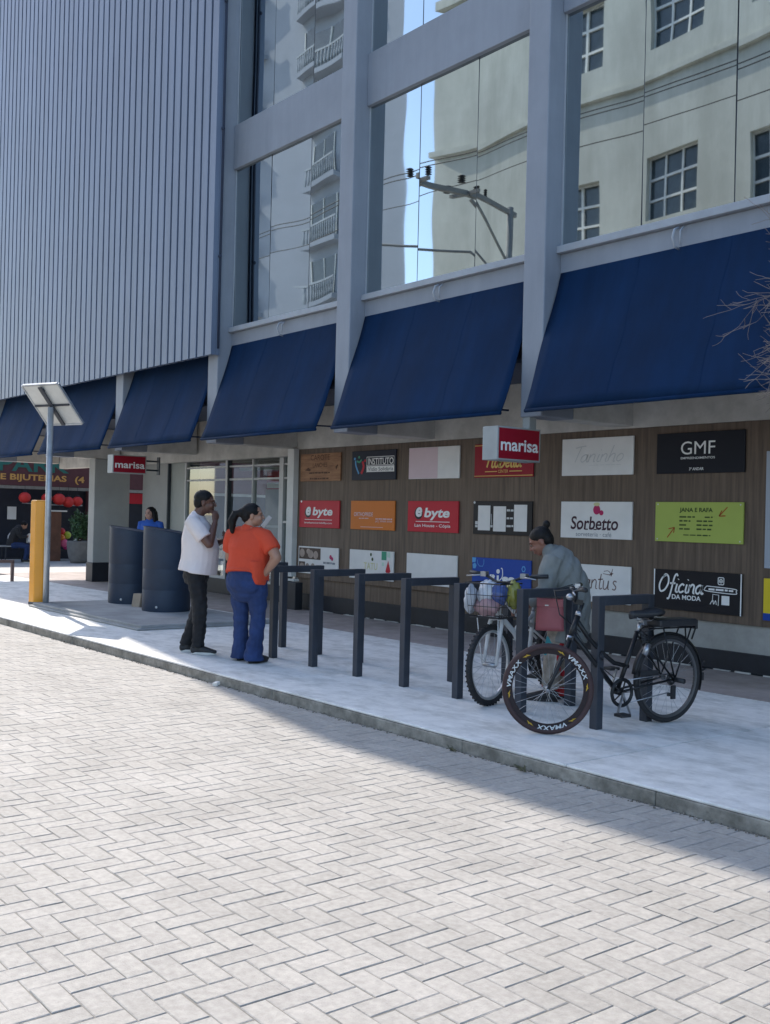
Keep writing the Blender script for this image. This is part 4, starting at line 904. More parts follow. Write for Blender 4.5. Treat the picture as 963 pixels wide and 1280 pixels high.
# mudguard, rack, cushion
g = MB(); v = []; K = 26
for k in range(K+1):
    x = R(-18+k*(190/K)); rr = .345
    for tt, dr in ((-.026, -.012), (-.015, .002), (.015, .002), (.026, -.012)): v.append(P(1.128+(rr+dr)*math.cos(x), .332+(rr+dr)*math.sin(x), tt))
g.add(v, [(k*4+j, k*4+j+1, k*4+j+5, k*4+j+4) for k in range(K) for j in range(3)], 0, True); o_ = g.build('mudguard', m_bkp, bk)
so_ = o_.modifiers.new('solid', 'SOLIDIFY'); so_.thickness = .002
g = MB(); zr = .715
for s_ in (-1, 1):
    g.tube([P(.86, .69, .03*s_), P(.94, zr, .06*s_), P(1.36, zr, .06*s_)], .006, 6); g.tube([P(1.13, .335, .075*s_), P(1.02, zr, .06*s_)], .0065, 6); g.tube([P(1.13, .335, .075*s_), P(1.30, zr, .06*s_)], .0065, 6)
for a in (.96, 1.1, 1.25, 1.36): g.tube([P(a, zr, -.06), P(a, zr, .06)], .005, 6)
g.tube([P(1.355, zr, .055), P(1.34, .62, .03)], .007, 6); g.tube([P(1.355, zr, -.055), P(1.34, .62, -.03)], .007, 6); g.build('rear_rack', m_bkp, bk)
g = MB(); g.obox(P(1.155, .752), P.d*.19, P.n*.085, V(0, 0, .028)); g.build('rack_cushion', m_blkpl, bk, bevel=.016, seg=3)
g = MB(); g.obox(P(1.352, .735), P.d*.012, P.n*.07, V(0, 0, .035)); g.build('tail_bumper', m_blkpl, bk, bevel=.006)
g = MB(); g.bar(P(1.46, .36, 0), P(1.52, .385, 0), .012); g.obox(P(1.478, .33), P.d*.01, P.n*.02, V(0, 0, .03)); g.tube([P(1.42, .42, .02), P(1.50, .40, .02), P(1.53, .44, .02)], .004, 6); g.build('reflector', m_blkpl, bk)
# drivetrain (right side of the bike is -n)
g = MB(); N = 32
for rr, w_ in ((.098, .006), (.086, .004)): g.tube([P(.60+0*k+rr*math.cos(2*math.pi*k/N)+.03, .262+rr*math.sin(2*math.pi*k/N), -.058) for k in range(N)], w_*1.6, 6, closed=True)
for k in range(5): x = 2*math.pi*k/5; g.bar(P(.635, .262, -.055), P(.635+.09*math.cos(x), .262+.09*math.sin(x), -.055), .014, .004)
g.build('chainring', m_bkp, bk)
g = MB()
for s_, a, z in ((-1, .575, .115), (1, .695, .409)):
    g.bar(P(.635, .262, .07*s_), P(a, z, .078*s_), .016, .012)
g.build('crank', m_steel, bk)
for s_, a, z in ((-1, .575, .115), (1, .695, .409)):
    g = MB(); g.obox(P(a, z, .13*s_), P.d*.045, P.n*.042, V(0, 0, .011)); g.build('pedal', m_blkpl, bk, bevel=.004)
g = MB(); g.tube([P(.635, .347, -.058), P(1.128, .375, -.055)], .004, 5); g.tube([P(.635, .177, -.058), P(1.09, .235, -.055), P(1.12, .20, -.055), P(1.15, .285, -.055)], .004, 5)
g.build('chain', m_steel, bk)
g = MB(); N = 20
for k in range(4): rr = .026+.006*k; g.tube([P(1.128+rr*math.cos(2*math.pi*q/N), .332+rr*math.sin(2*math.pi*q/N), -.04-.004*(3-k)) for q in range(N)], .0035, 5, closed=True)
g.obox(P(1.13, .235, -.06), P.d*.02, P.n*.008, V(0, 0, .05)); g.obox(P(1.10, .22, -.06), P.d*.025, P.n*.006, V(0, 0, .012)); g.build('gear_cluster', m_blkpl, bk)
g = MB(); g.obox(P(.91, .385, -.03), P.d*.09, P.n*.012, V(0, 0, .018)); g.build('chain_guard', m_blkpl, bk)
g = MB(); g.tube([P(1.128, .332, -.075), P(1.128, .332, -.17)], .019, 12); g.build('foot_peg', m_blkpl, bk)
g = MB(); g.tube([P(.72, .24, .03), P(.86, .06, .10)], .008, 6); g.build('kickstand', m_steel, bk)
g = MB(); g.tube([P(.862, .52, -.03), P(.905, .60, -.03)], [.022, .022], 10); g.build('pump', m_steel, bk)
g = MB()
for k in range(9): x = .7*k; g.tube([P(.83+.01*math.sin(x), .60+.03*k*.4, -.03), P(.90+.02*math.cos(x*2), .64+.02*math.sin(x*3), -.04), P(.87, .70-.01*k, .03)], .005, 5)
g.tube([P(.46, .56, -.02), P(.44, .53, -.035), P(.47, .50, -.03), P(.50, .53, .03), P(.46, .56, .02), P(.46, .56, -.02)], .006, 6); g.build('lock_cable', m_blkpl, bk)

# ---- white bicycle with a front basket
o2 = (-6.08, 5.95); L2 = Loc(o2, R(103)); P = L2
wb = thing('bicycle', 'white bicycle with a black wire basket full of plastic bags, front wheel towards the street', 'bicycle', (-6.15, 6.5, 0))
wheel(wb, L2, 0.0, .325, m_rub, m_rim, .025, .016, knob=True); wheel(wb, L2, 1.05, .325, m_rub, m_rim, .025, .016, knob=True)
g = MB(); h0, h1 = P(.10, .70), P(.17, .90); b2 = P(.60, .29); s2 = P(.66, .72)
g.tube([h0, h1], .021, 12); g.tube([P(.11, .73), P(.36, .56), b2], .022, 12); g.tube([P(.155, .86), P(.46, .66), P(.64, .60)], .018, 12); g.tube([b2, P(.64, .55), s2], .019, 12); g.tube([P(.36, .56), P(.46, .66)], .014, 8); g.tube([P(.42, .52), P(.66, .70)], .014, 8)
for q in (-1, 1): g.tube([b2+P.n*.03*q, P(1.05, .325, .06*q)], .011, 8); g.tube([P(.64, .56, .02*q), P(1.05, .325, .06*q)], .010, 8)
g.tube([P(.60, .29, -.045), P(.60, .29, .045)], .026, 12); g.build('frame', m_whp, wb)
g = MB()
for q in (-1, 1): g.tube([P(.085, .685, .05*q), P(.07, .64, .058*q), P(.0, .325, .058*q)], [.018, .017, .013], 8)
g.tube([P(.085, .685, -.06), P(.085, .70, 0), P(.085, .685, .06)], .02, 8); g.build('fork', m_whp, wb)
g = MB(); g.tube([h1, P(.185, .97)], .014, 8); g.tube([P(.23, 1.04, -.30), P(.19, 1.03, -.18), P(.16, .98, -.05), P(.16, .98, .05), P(.19, 1.03, .18), P(.23, 1.04, .30)], .012, 8); hb2 = g.build('handlebar', m_blkpl, wb)
for q in (-1, 1):
    g = MB(); g.tube([P(.215, 1.037, .24*q), P(.25, 1.045, .37*q)], .017, 10); g.build('grip', m_blkpl, hb2)
    g = MB(); g.tube([P(.20, 1.035, .20*q), P(.14, 1.03, .22*q), P(.13, 1.02, .33*q)], .006, 6); g.obox(P(.185, 1.04, .19*q), P.d*.025, P.n*.025, V(0, 0, .02)); g.build('brake_lever', m_steel, hb2)
saddle(wb, P, .69, .84, m_blkpl); g = MB(); g.tube([s2, P(.675, .80)], .014, 8); g.build('seat_post', m_steel, wb)
# basket of bars
m_bsk = mat('basket_wire', (.012, .013, .015), .5)
g = MB(); bx0, bx1, bz0, bz1 = -.20, .12, .715, .985
def bpt(a, t_, q): s_ = 1-.16*(1-q); return P((bx0+bx1)/2+(a-.5)*(bx1-bx0)*s_, bz0+(bz1-bz0)*q, (t_-.5)*.33*s_-.045)
for q, r_ in ((0, .004), (.33, .003), (.66, .003), (1, .006)): g.tube([bpt(0,0,q), bpt(1,0,q), bpt(1,1,q), bpt(0,1,q)], r_, 5, closed=True, smooth=False)
for k in range(9):
    u = k/8
    for a, t_ in ((u, 0), (u, 1), (0, u), (1, u)): g.tube([bpt(a, t_, 0), bpt(a, t_, 1)], .0022, 4, caps=False)
    g.tube([bpt(u, 0, 0), bpt(u, 1, 0)], .0022, 4, caps=False)
g.build('basket', m_bsk, wb)
g = MB()
for q in (-1, 1): g.tube([P(.0, .325, .075*q), P(-.05, .715, .10*q)], .0045, 6); g.tube([P(-.05, .712, .10*q), P(.14, .712, .10*q)], .0045, 6)
g.tube([P(-.05, .714, -.10), P(-.05, .714, .10)], .0045, 6); g.build('basket_stay', m_whp, wb)
g = MB(); N = 28
for rr in (.085, .062): g.tube([P(.60+rr*math.cos(2*math.pi*k/N), .29+rr*math.sin(2*math.pi*k/N), -.055) for k in range(N)], .008, 6, closed=True)
for k in range(5): x = 2*math.pi*k/5; g.bar(P(.6, .29, -.055), P(.6+.085*math.cos(x), .29+.085*math.sin(x), -.055), .018, .005)
g.build('chainring', m_blkpl, wb)
g = MB(); g.bar(P(.6, .29, -.07), P(.48, .20, -.08), .018, .012); g.bar(P(.6, .29, .07), P(.72, .38, .08), .018, .012); g.build('crank', m_steel, wb)
for q, a, z in ((-1, .48, .20), (1, .72, .38)): g = MB(); g.obox(P(a, z, .13*q), P.d*.05, P.n*.045, V(0, 0, .013)); g.build('pedal', m_blkpl, wb, bevel=.004)
g = MB(); g.tube([P(.6, .375, -.055), P(1.05, .36, -.055)], .004, 5); g.tube([P(.6, .205, -.055), P(1.05, .28, -.055)], .004, 5); g.build('chain', m_steel, wb)
g = MB(); g.tube([P(.17, .95, .03), P(.05, .93, .08), P(.02, .80, .06), P(.09, .69, .03)], .004, 5); g.tube([P(.17, .95, -.03), P(.3, .80, -.05), P(.45, .60, -.02)], .004, 5); g.build('cable', m_blkpl, wb)
# bags in the basket: crumpled shells
def crumple(name, c, rads, m, label, seed, cat='bag'):
    rr = np.random.default_rng(seed); g = MB(); n, h = 26, 16; v = []
    ph = rr.uniform(0, 6.28, 10); fq = rr.uniform(2, 7, 10)
    for i in range(h+1):
        p = math.pi*i/h
        for k in range(n):
            t_ = 2*math.pi*k/n; d = V(math.sin(p)*math.cos(t_), math.sin(p)*math.sin(t_), math.cos(p))
            q = 1+.07*sum(math.sin(fq[j]*(d.x*math.cos(j)+d.y*math.sin(j*1.7)+d.z*math.cos(j*2.3))*1.6+ph[j]) for j in range(10))/2+.03*rr.normal()
            v.append((c[0]+d.x*rads[0]*q, c[1]+d.y*rads[1]*q, c[2]+d.z*rads[2]*q))
    f = [(i*n+k, (i+1)*n+k, (i+1)*n+(k+1) % n, i*n+(k+1) % n) for i in range(h) for k in range(n)]
    g.add(v, f, 0, True); o = g.build(name, m, origin=c); tag(o, label, cat, 'plastic bags in the basket'); return o
def plastic(n, col): return mat(n, col, .25, var=.15, scale=10, bump=.5, bscale=30, spec=.6)
pw = plastic('plastic_white', (.46, .48, .52)); pb = plastic('plastic_blue', (.045, .075, .22)); pr_ = plastic('plastic_pinkish', (.34, .21, .22)); py_ = plastic('plastic_olive', (.20, .20, .03)); pgw = plastic('plastic_clear', (.36, .38, .42))
bc = P(-.04, .80)
crumple('plastic_bag', P(-.05, .86, .00)+V(0, 0, .03), (.08, .08, .12), pw, 'white plastic bag in the middle of the bike basket', 3)
crumple('plastic_bag', P(-.03, .90, -.10), (.075, .075, .085), pb, 'blue plastic bag on top in the bike basket', 4)
crumple('plastic_bag', P(-.06, .80, .00), (.115, .095, .075), pr_, 'pinkish bag at the bottom of the bike basket', 5)
crumple('plastic_bag', P(.02, .90, -.19), (.065, .065, .105), py_, 'olive yellow bag at the right end of the bike basket', 6)
crumple('plastic_bag', P(-.12, .85, .12), (.05, .055, .11), pgw, 'greyish clear plastic bag bulging out of the left side of the bike basket', 8)
# ================================================================ PEOPLE (local axes: x right, y forward, z up)
def skin(n, col): return mat(n, col, .5, var=.06, scale=8, bump=.05, bscale=80)
def cloth(n, col, **k): return mat(n, col, .85, var=k.get('var', .10), scale=k.get('scale', 5), bump=k.get('bump', .35), bscale=k.get('bscale', 16), dirt=k.get('dirt', .12))
def melt(mb, name, m, par, vox=.007, sm=4, noise=0.0, nf=9.0, seed=0, zcut=None):
    """join the overlapping rounded shapes into one continuous skin"""
    o = mb.build(name, m, par, local=True)
    r = o.modifiers.new('r', 'REMESH'); r.mode = 'VOXEL'; r.voxel_size = vox; r.use_smooth_shade = True
    if sm: s = o.modifiers.new('s', 'SMOOTH'); s.iterations = sm; s.factor = .5
    bpy.context.view_layer.update(); dg = bpy.context.evaluated_depsgraph_get()
    me = bpy.data.meshes.new_from_object(o.evaluated_get(dg)); me.name = name; o.modifiers.clear(); o.data = me
    if noise:
        n = len(me.vertices); co = np.zeros(n*3); no = np.zeros(n*3); me.vertices.foreach_get('co', co); me.vertices.foreach_get('normal', no)
        co = co.reshape(-1, 3); no = no.reshape(-1, 3); rr = np.random.default_rng(seed); d = np.zeros(n)
        for k in range(5):       # soft drapery folds: oblique, slightly bent waves
            a = rr.normal(0, 1, 3)*nf*np.array([.8, .8, 1.0])/1.6; d += np.sin(co@a+rr.uniform(0, 6.28)+1.3*np.sin(co@rr.normal(0, nf*.3, 3)))/(1+.35*k)
        d = np.clip(np.where(d > 0, d*.7, d), -1.1, 1.1); co += no*(d*noise)[:, None]; me.vertices.foreach_set('co', co.ravel()); me.update()
    me.polygons.foreach_set('use_smooth', [True]*len(me.polygons)); return o
def hand(g, w, d, nrm, thumb, curl=.5, k=1.0, spread=.12):
    """palm with four unequal bent fingers and a thumb. w wrist, d pointing direction, nrm back of the hand, thumb side vector"""
    w, d, nrm, th = Vector(w), Vector(d).normalized(), Vector(nrm).normalized(), Vector(thumb).normalized()
    g.blob([w, w+d*.04*k, w+d*.085*k], [(.026*k, .017*k), (.040*k, .016*k), (.040*k, .014*k)], side=th, n=12)
    for i, (o, l) in enumerate(((.030, .070), (.010, .080), (-.011, .075), (-.031, .058))):
        p = w+d*.085*k+th*o*k; dd = (d+th*o*spread*20).normalized(); pts = [p-d*.02*k, p]; a = 0
        for s_ in (.42, .32, .26):
            a += curl*.75; e = dd*math.cos(a)-nrm*math.sin(a); p = p+e*l*s_*k; pts.append(p)
        g.blob(pts, [.0092*k, .009*k, .0085*k, .008*k, .0068*k], n=8, side=th)
    p = w+d*.03*k+th*.034*k; pts = [p-th*.012*k]; e = (d*.55+th*.75-nrm*.25).normalized()
    for s_ in (0, .035, .032): p = p+e*s_*k; pts.append(p); e = (e+d*.25-nrm*curl*.35-th*.1).normalized()
    g.blob(pts, [.013*k, .0125*k, .0105*k, .0085*k], n=8)
def head(g, c, f, up, k=1.0, jaw=1.0):
    """skull, jaw, nose, brow, lips and ears; returns axes"""
    c, f = Vector(c), Vector(f).normalized(); up = (Vector(up)-f*f.dot(Vector(up))).normalized(); x = f.cross(up)
    A = (x, f, up); q = lambda a, b, d: c+x*a*k+f*b*k+up*d*k
    g.ball(q(0, -.012, .03), (.077*k, .098*k, .088*k), 18, ax=A); g.ball(q(0, .02, -.035), (.064*k*jaw, .076*k, .078*k), 16, ax=A)
    g.ball(q(0, .052, -.085), (.032*k*jaw, .03*k, .024*k), 12, ax=A)
    g.blob([q(0, .088, .015), q(0, .102, -.012), q(0, .108, -.026)], [.010*k, .013*k, .016*k], side=x, n=8)
    for s_ in (-1, 1):
        g.ball(q(.016*s_, .097, -.030), (.010*k, .010*k, .009*k), 8, ax=A); g.ball(q(.036*s_, .070, -.03), (.026*k, .022*k, .026*k), 10, ax=A)
        g.ball(q(.032*s_, .078, .030), (.026*k, .016*k, .010*k), 8, ax=A)
        g.ball(q(.078*s_, -.012, -.012), (.010*k, .022*k, .033*k), 10, ax=A)
    g.ball(q(0, .088, -.060), (.024*k, .012*k, .008*k), 10, ax=A); g.ball(q(0, .086, -.071), (.022*k, .012*k, .008*k), 10, ax=A)
    return q, A
def face_bits(q, A, par, k=1.0):
    g = MB()
    for s_ in (-1, 1): g.ball(q(.031*s_, .084, .004), (.012*k, .006*k, .006*k), 10, ax=A)
    g.build('eye', m_eye, par, local=True)
    g = MB()
    for s_ in (-1, 1): g.ball(q(.031*s_, .0905, .004), (.0065*k, .004*k, .007*k), 8, ax=A)
    g.build('iris', m_iris, par, local=True)
    g = MB()
    for s_ in (-1, 1): g.blob([q(.014*s_, .092, .024), q(.033*s_, .090, .030), q(.050*s_, .078, .025)], [.003*k, .004*k, .003*k], n=6)
    g.build('eyebrow', m_hair, par, local=True)
    g = MB(); g.ball(q(0, .099, -.0655), (.021*k, .004*k, .0035*k), 8, ax=A); g.build('lips', m_lip, par, local=True)
m_eye = mat('eye_white', (.20, .17, .15), .5); m_iris = mat('iris', (.02, .012, .008), .2); m_hair = mat('black_hair', (.008, .007, .007), .55, spec=.22, var=.3, scale=30, stretch=(1, 1, .2), bump=.5, bscale=60); m_lip = mat('lip', (.22, .07, .06), .4)
m_sole = mat('shoe_sole', (.62, .61, .58), .7, dirt=.15); m_shoe = mat('shoe_black', (.016, .016, .018), .6, var=.2)
def shoe(par, a, yaw, m=None, sole=True, k=1.0, name='shoe'):
    """a: ankle point"""
    d = V(math.sin(-yaw), math.cos(yaw), 0); x = V(d.y, -d.x, 0); o = V(a[0], a[1], 0); g = MB()
    g.blob([o-d*.055*k+V(0, 0, .048), o+d*.03*k+V(0, 0, .05), o+d*.11*k+V(0, 0, .040), o+d*.175*k+V(0, 0, .032)], [(.036, .044), (.040, .048), (.044, .034), (.036, .022)], side=x, n=14)
    g.blob([o+V(0, 0, .05), o+V(0, 0, .095)], [.044, .045], n=12)
    s_ = melt(g, name, m or m_shoe, par, .006, 3)
    g = MB(); N = 20; v = []
    for z in (0.002, .026):
        for i in range(N):
            t_ = 2*math.pi*i/N; yy = .06+.135*math.sin(t_); ww = (.046 if math.sin(t_) > 0 else .040)*math.cos(t_)
            v.append(o+d*yy*k+x*ww+V(0, 0, z))
    g.add(v, [(i, (i+1) % N, N+(i+1) % N, N+i) for i in range(N)]+[tuple(range(N))[::-1], tuple(range(N, 2*N))]); g.build('sole', m_sole if sole else m_shoe, s_, local=True)
    return s_
def limb(g, pts, rad, n=12, side=(1, 0, 0), ck=.75): g.blob(pts, rad, side=side, n=n, ck=ck)
def mid(a, b, t_, off=(0, 0, 0)): return Vector(a).lerp(Vector(b), t_)+Vector(off)

# ---------- man in the white shirt: side on, right hand at his mouth
mx, my = -10.00, 5.42
man = thing('person', 'man in white t-shirt and black trousers standing with a hand at his mouth', 'person', (mx, my, 0), R(-38))
sk = skin('skin_dark', (.115, .052, .034)); wh_ = cloth('white_cotton', (.68, .62, .61), var=.04, dirt=.05); bt = cloth('black_trousers', (.008, .009, .012), var=.2)
g = MB(); hip = {-1: V(-.10, 0, .90), 1: V(.10, 0, .90)}; ank = {-1: V(-.09, -.09, .09), 1: V(.10, .06, .09)}; kne = {-1: V(-.105, .02, .50), 1: V(.11, .07, .50)}
shd = {-1: V(-.205, -.02, 1.395), 1: V(.205, -.02, 1.395)}; elb = {-1: V(-.275, .10, 1.13), 1: V(.25, .17, 1.16)}; wri = {-1: V(-.13, .27, 1.20), 1: V(.085, .20, 1.395)}
trunk = [(V(0, .01, .86), (.170, .135)), (V(0, .035, .98), (.190, .182)), (V(0, .04, 1.10), (.198, .188)), (V(0, .015, 1.24), (.205, .160)), (V(0, -.005, 1.36), (.195, .115)), (V(0, -.015, 1.42), (.12, .085))]
g.blob([p for p, r in trunk], [(r[0]-.012, r[1]-.012) for p, r in trunk], n=20)
hc = V(0, .075, 1.60); g.blob([V(0, -.02, 1.40), V(0, .01, 1.47), V(0, .045, 1.55)], [.066, .062, .062], n=14)
q, A = head(g, hc, (-.12, 1, -.06), (0, 0, 1), 1.05)
for s_ in (-1, 1):
    limb(g, [shd[s_], mid(shd[s_], elb[s_], .5), elb[s_]], [.062, .055, .044]); limb(g, [elb[s_], mid(elb[s_], wri[s_], .35), wri[s_]], [.045, .043, .029])
    limb(g, [hip[s_], mid(hip[s_], kne[s_], .5), kne[s_]], [.088, .075, .056]); limb(g, [kne[s_], mid(kne[s_], ank[s_], .35), ank[s_]], [.055, .056, .036])
hand(g, wri[1], (-.18, -.02, 1), (.55, .8, .1), (-.6, .7, .2), curl=.75, k=.98); hand(g, wri[-1], (.8, .3, .35), (-.2, .8, -.3), (.1, .1, 1), curl=.6)
body = melt(g, 'body', sk, man, .0065, 3); face_bits(q, A, man, 1.05)
g = MB(); g.blob([V(0, .016, .855)]+[p for p, r in trunk[1:]], [(.222, .204)]+[(r[0]+.014, r[1]+.016) for p, r in trunk[1:]], n=22, ck=.4, ck0=.03)
for s_ in (-1, 1):
    e = mid(shd[s_], elb[s_], .72); g.blob([V(.05*s_, -.015, 1.415), mid(shd[s_], V(0, -.015, 1.42), .4), shd[s_]+V(.0, 0, -.002), mid(shd[s_], e, .55), e], [.066, .074, .082, .080, .078], ck=.03)
g.blob([V(0, -.02, 1.41), V(0, -.004, 1.452)], [.092, .078])
melt(g, 'shirt', wh_, man, .0075, 4, noise=0.0052, nf=36, seed=2)
g = MB(); g.blob([V(0, .01, .92), V(0, .0, .86), V(0, 0, .80)], [(.172, .135), (.176, .140), (.162, .13)], n=18)
for s_ in (-1, 1): limb(g, [hip[s_]+V(0, 0, -.01), mid(hip[s_], kne[s_], .5), kne[s_]], [.100, .092, .080]); limb(g, [kne[s_], mid(kne[s_], ank[s_], .5), ank[s_]+V(0, -.005, .03), ank[s_]+V(0, -.012, -.01)], [.080, .074, .068, .070], ck=.05)
melt(g, 'trousers', bt, man, .0075, 4, noise=0.0052, nf=43, seed=3)
g = MB(); g.ball(q(0, -.020, .045), (.084*1.05, .098*1.05, .080*1.05), 18, ax=A); g.ball(q(0, -.05, .0), (.076*1.05, .068*1.05, .085), 14, ax=A)
melt(g, 'hair', m_hair, man, .006, 2, noise=.0008, nf=90, seed=1)
shoe(man, ank[-1], R(12)); shoe(man, ank[1], R(-6))

# ---------- woman in orange: back to us, head turned right, phone at her face, right hand on her hip
wm = thing('person', 'woman in orange shirt and blue jeans with a ponytail, holding a phone', 'person', (-9.18, 5.56, 0), R(22))
sk2 = skin('skin_tan', (.36, .19, .125)); og = cloth('orange_cotton', (.58, .060, .022), var=.05, dirt=.05); jn = cloth('blue_denim', (.016, .038, .125), var=.25, scale=7, bump=.4, bscale=40)
g = MB(); hip = {-1: V(-.105, 0, .84), 1: V(.105, 0, .84)}; ank = {-1: V(-.105, .06, .08), 1: V(.125, -.03, .08)}; kne = {-1: V(-.105, .04, .46), 1: V(.12, .03, .46)}
shd = {-1: V(-.205, 0, 1.275), 1: V(.205, 0, 1.275)}; elb = {-1: V(-.30, .09, 1.03), 1: V(.37, -.03, 1.06)}; wri = {-1: V(-.10, .21, 1.27), 1: V(.215, -.02, .885)}
trunk = [(V(0, -.015, .80), (.205, .165)), (V(0, 0, .92), (.215, .170)), (V(0, .01, 1.04), (.205, .160)), (V(0, .01, 1.16), (.215, .150)), (V(0, 0, 1.25), (.20, .115)), (V(0, -.01, 1.31), (.12, .08))]
g.blob([p for p, r in trunk], [(r[0]-.012, r[1]-.012) for p, r in trunk], n=20)
hc = V(.025, .03, 1.475); fd = V(.80, .6, -.02); g.blob([V(0, -.015, 1.29), V(.005, 0, 1.36), V(.012, .01, 1.43)], [.060, .055, .055], n=14)
q, A = head(g, hc, fd, (0, 0, 1), .98, 1.02)
for s_ in (-1, 1):
    limb(g, [shd[s_], mid(shd[s_], elb[s_], .5), elb[s_]], [.068, .062, .050]); limb(g, [elb[s_], mid(elb[s_], wri[s_], .35), wri[s_]], [.050, .046, .029])
    limb(g, [hip[s_], mid(hip[s_], kne[s_], .5), kne[s_]], [.098, .082, .062]); limb(g, [kne[s_], mid(kne[s_], ank[s_], .35), ank[s_]], [.06, .06, .038])
hand(g, wri[1], (-.62, -.42, -.5), (.35, -.85, .2), (-.1, -.1, 1), curl=.25, k=.95); hand(g, wri[-1], (.75, .25, .5), (-.5, .7, -.2), (-.1, -.2, 1), curl=.9, k=.95)
melt(g, 'body', sk2, wm, .0065, 3); face_bits(q, A, wm, .98)
g = MB(); g.blob([V(0, -.022, .862)]+[p for p, r in trunk[1:]], [(.238, .202)]+[(r[0]+.017, r[1]+.018) for p, r in trunk[1:]], n=22, ck=.4, ck0=.03)
g.blob([V(.15, -.03, 1.0), V(.18, -.05, .86), V(.20, -.06, .79)], [(.07, .12), (.055, .11), (.03, .07)], side=(1, 0, 0), ck=.1)
for s_ in (-1, 1):
    e = mid(shd[s_], elb[s_], .66); g.blob([V(.05*s_, -.01, 1.295), mid(shd[s_], V(0, -.01, 1.30), .45), shd[s_]+V(-.004*s_, 0, -.008), mid(shd[s_], e, .55), e], [.064, .076, .086, .088, .085], ck=.03)
g.blob([V(0, -.015, 1.29), V(0, -.005, 1.335)], [.09, .075])
melt(g, 'shirt', og, wm, .0075, 4, noise=0.0054, nf=33, seed=7)
g = MB(); g.blob([V(0, -.012, .945), V(0, -.03, .86), V(0, -.03, .78), V(0, -.02, .72)], [(.196, .150), (.206, .168), (.210, .172), (.18, .14)], n=20)
for s_ in (-1, 1):
    g.ball((.095*s_, -.075, .80), (.108, .095, .12), 14)
    limb(g, [hip[s_]+V(0, 0, -.03), mid(hip[s_], kne[s_], .5), kne[s_]], [.118, .102, .080]); limb(g, [kne[s_], mid(kne[s_], ank[s_], .5), ank[s_]+V(0, -.01, .02), ank[s_]+V(0, -.008, -.05)], [.080, .076, .092, .104], ck=.05)
melt(g, 'jeans', jn, wm, .0075, 4, noise=0.0047, nf=43, seed=9)
g = MB(); g.ball(q(0, -.025, .04), (.086, .100, .085), 18, ax=A); g.ball(q(0, -.065, -.005), (.075, .06, .08), 14, ax=A)
b0 = q(0, -.115, .02); g.ball(b0, (.045, .045, .05), 12); g.blob([b0, b0+V(-.055, -.035, -.01), b0+V(-.085, -.05, -.09), b0+V(-.075, -.05, -.20)], [.034, .046, .046, .020], n=12)
melt(g, 'hair', m_hair, wm, .006, 2, noise=.0022, nf=70, seed=4)
shoe(wm, ank[-1], R(10), sole=False); shoe(wm, ank[1], R(-8), sole=False)
M2 = Matrix.Translation((-9.18, 5.56, 0)) @ Matrix.Rotation(R(22), 4, 'Z')
pc = M2 @ V(.020, .268, 1.41); pd = (M2.to_3x3() @ V(.5, .30, .80)).normalized(); px_ = (M2.to_3x3() @ V(.80, -.35, -.36)).normalized(); pn_ = pd.cross(px_)
g = MB(); g.obox(pc, pd*.068, px_*.034, pn_*.005); tag(g.build('phone', mat('phone_case', (.42, .41, .38), .3), origin=pc, bevel=.004, seg=3), 'pale mobile phone held to the face of the woman in orange', 'phone')

# ---------- woman in the grey-green jacket: bowed over, facing left
jw = thing('person', 'person in a grey jacket bowing the head behind the bike hoops, hair in a bun', 'person', (-5.985, 6.60, 0), R(128))
sk3 = skin('skin_brown', (.22, .095, .062)); jk = cloth('jacket_grey_green', (.19, .20, .193), var=.12, scale=4); pt = mat('patterned_trousers', (.30, .25, .20), .85, var=.5, scale=9, col2=(.42, .36, .30), bump=.3)
nt_ = pt.node_tree; b_ = nt_.nodes['Principled BSDF']; src = b_.inputs['Base Color'].links[0].from_socket; tc__ = nt_.nodes.new('ShaderNodeTexCoord')
for col_, sc_, lo in (((.45, .02, .03, 1), 7, .60), ((.03, .26, .30, 1), 5, .62)):
    nz_ = nt_.nodes.new('ShaderNodeTexNoise'); nz_.inputs['Scale'].default_value = sc_; nz_.inputs['Detail'].default_value = 1; mp_ = nt_.nodes.new('ShaderNodeMapping'); mp_.inputs['Location'].default_value = (sc_, 2, 1); mp_.inputs['Scale'].default_value = (1, 1, .5)
    nt_.links.new(tc__.outputs['Object'], mp_.inputs[0]); nt_.links.new(mp_.outputs[0], nz_.inputs['Vector']); st_ = nt_.nodes.new('ShaderNodeMath'); st_.operation = 'GREATER_THAN'; st_.inputs[1].default_value = lo; nt_.links.new(nz_.outputs['Fac'], st_.inputs[0])
    mm = nt_.nodes.new('ShaderNodeMix'); mm.data_type = 'RGBA'; nt_.links.new(st_.outputs[0], mm.inputs[0]); nt_.links.new(src, mm.inputs[6]); mm.inputs[7].default_value = col_; src = mm.outputs[2]
nt_.links.new(src, b_.inputs['Base Color'])
g = MB(); hip = {-1: V(-.095, -.09, .78), 1: V(.095, -.09, .78)}; ank = {-1: V(-.08, .03, .08), 1: V(.10, -.08, .08)}; kne = {-1: V(-.095, .0, .42), 1: V(.105, -.04, .42)}
shd = {-1: V(-.18, .02, 1.165), 1: V(.18, .02, 1.165)}; elb = {-1: V(-.235, .07, .90), 1: V(.225, .10, .90)}; wri = {-1: V(-.14, .245, .765), 1: V(.11, .27, .78)}
trunk = [(V(0, -.11, .72), (.175, .145)), (V(0, -.115, .85), (.180, .155)), (V(0, -.09, .97), (.185, .155)), (V(0, -.05, 1.08), (.19, .145)), (V(0, .0, 1.17), (.175, .115)), (V(0, .03, 1.21), (.115, .085))]
g.blob([p for p, r in trunk], [(r[0]-.012, r[1]-.012) for p, r in trunk], n=20)
hc = V(0, .135, 1.315); fd = V(0, .86, -.50); g.blob([V(0, .02, 1.18), V(0, .06, 1.235), V(0, .095, 1.27)], [.058, .054, .054], n=14)
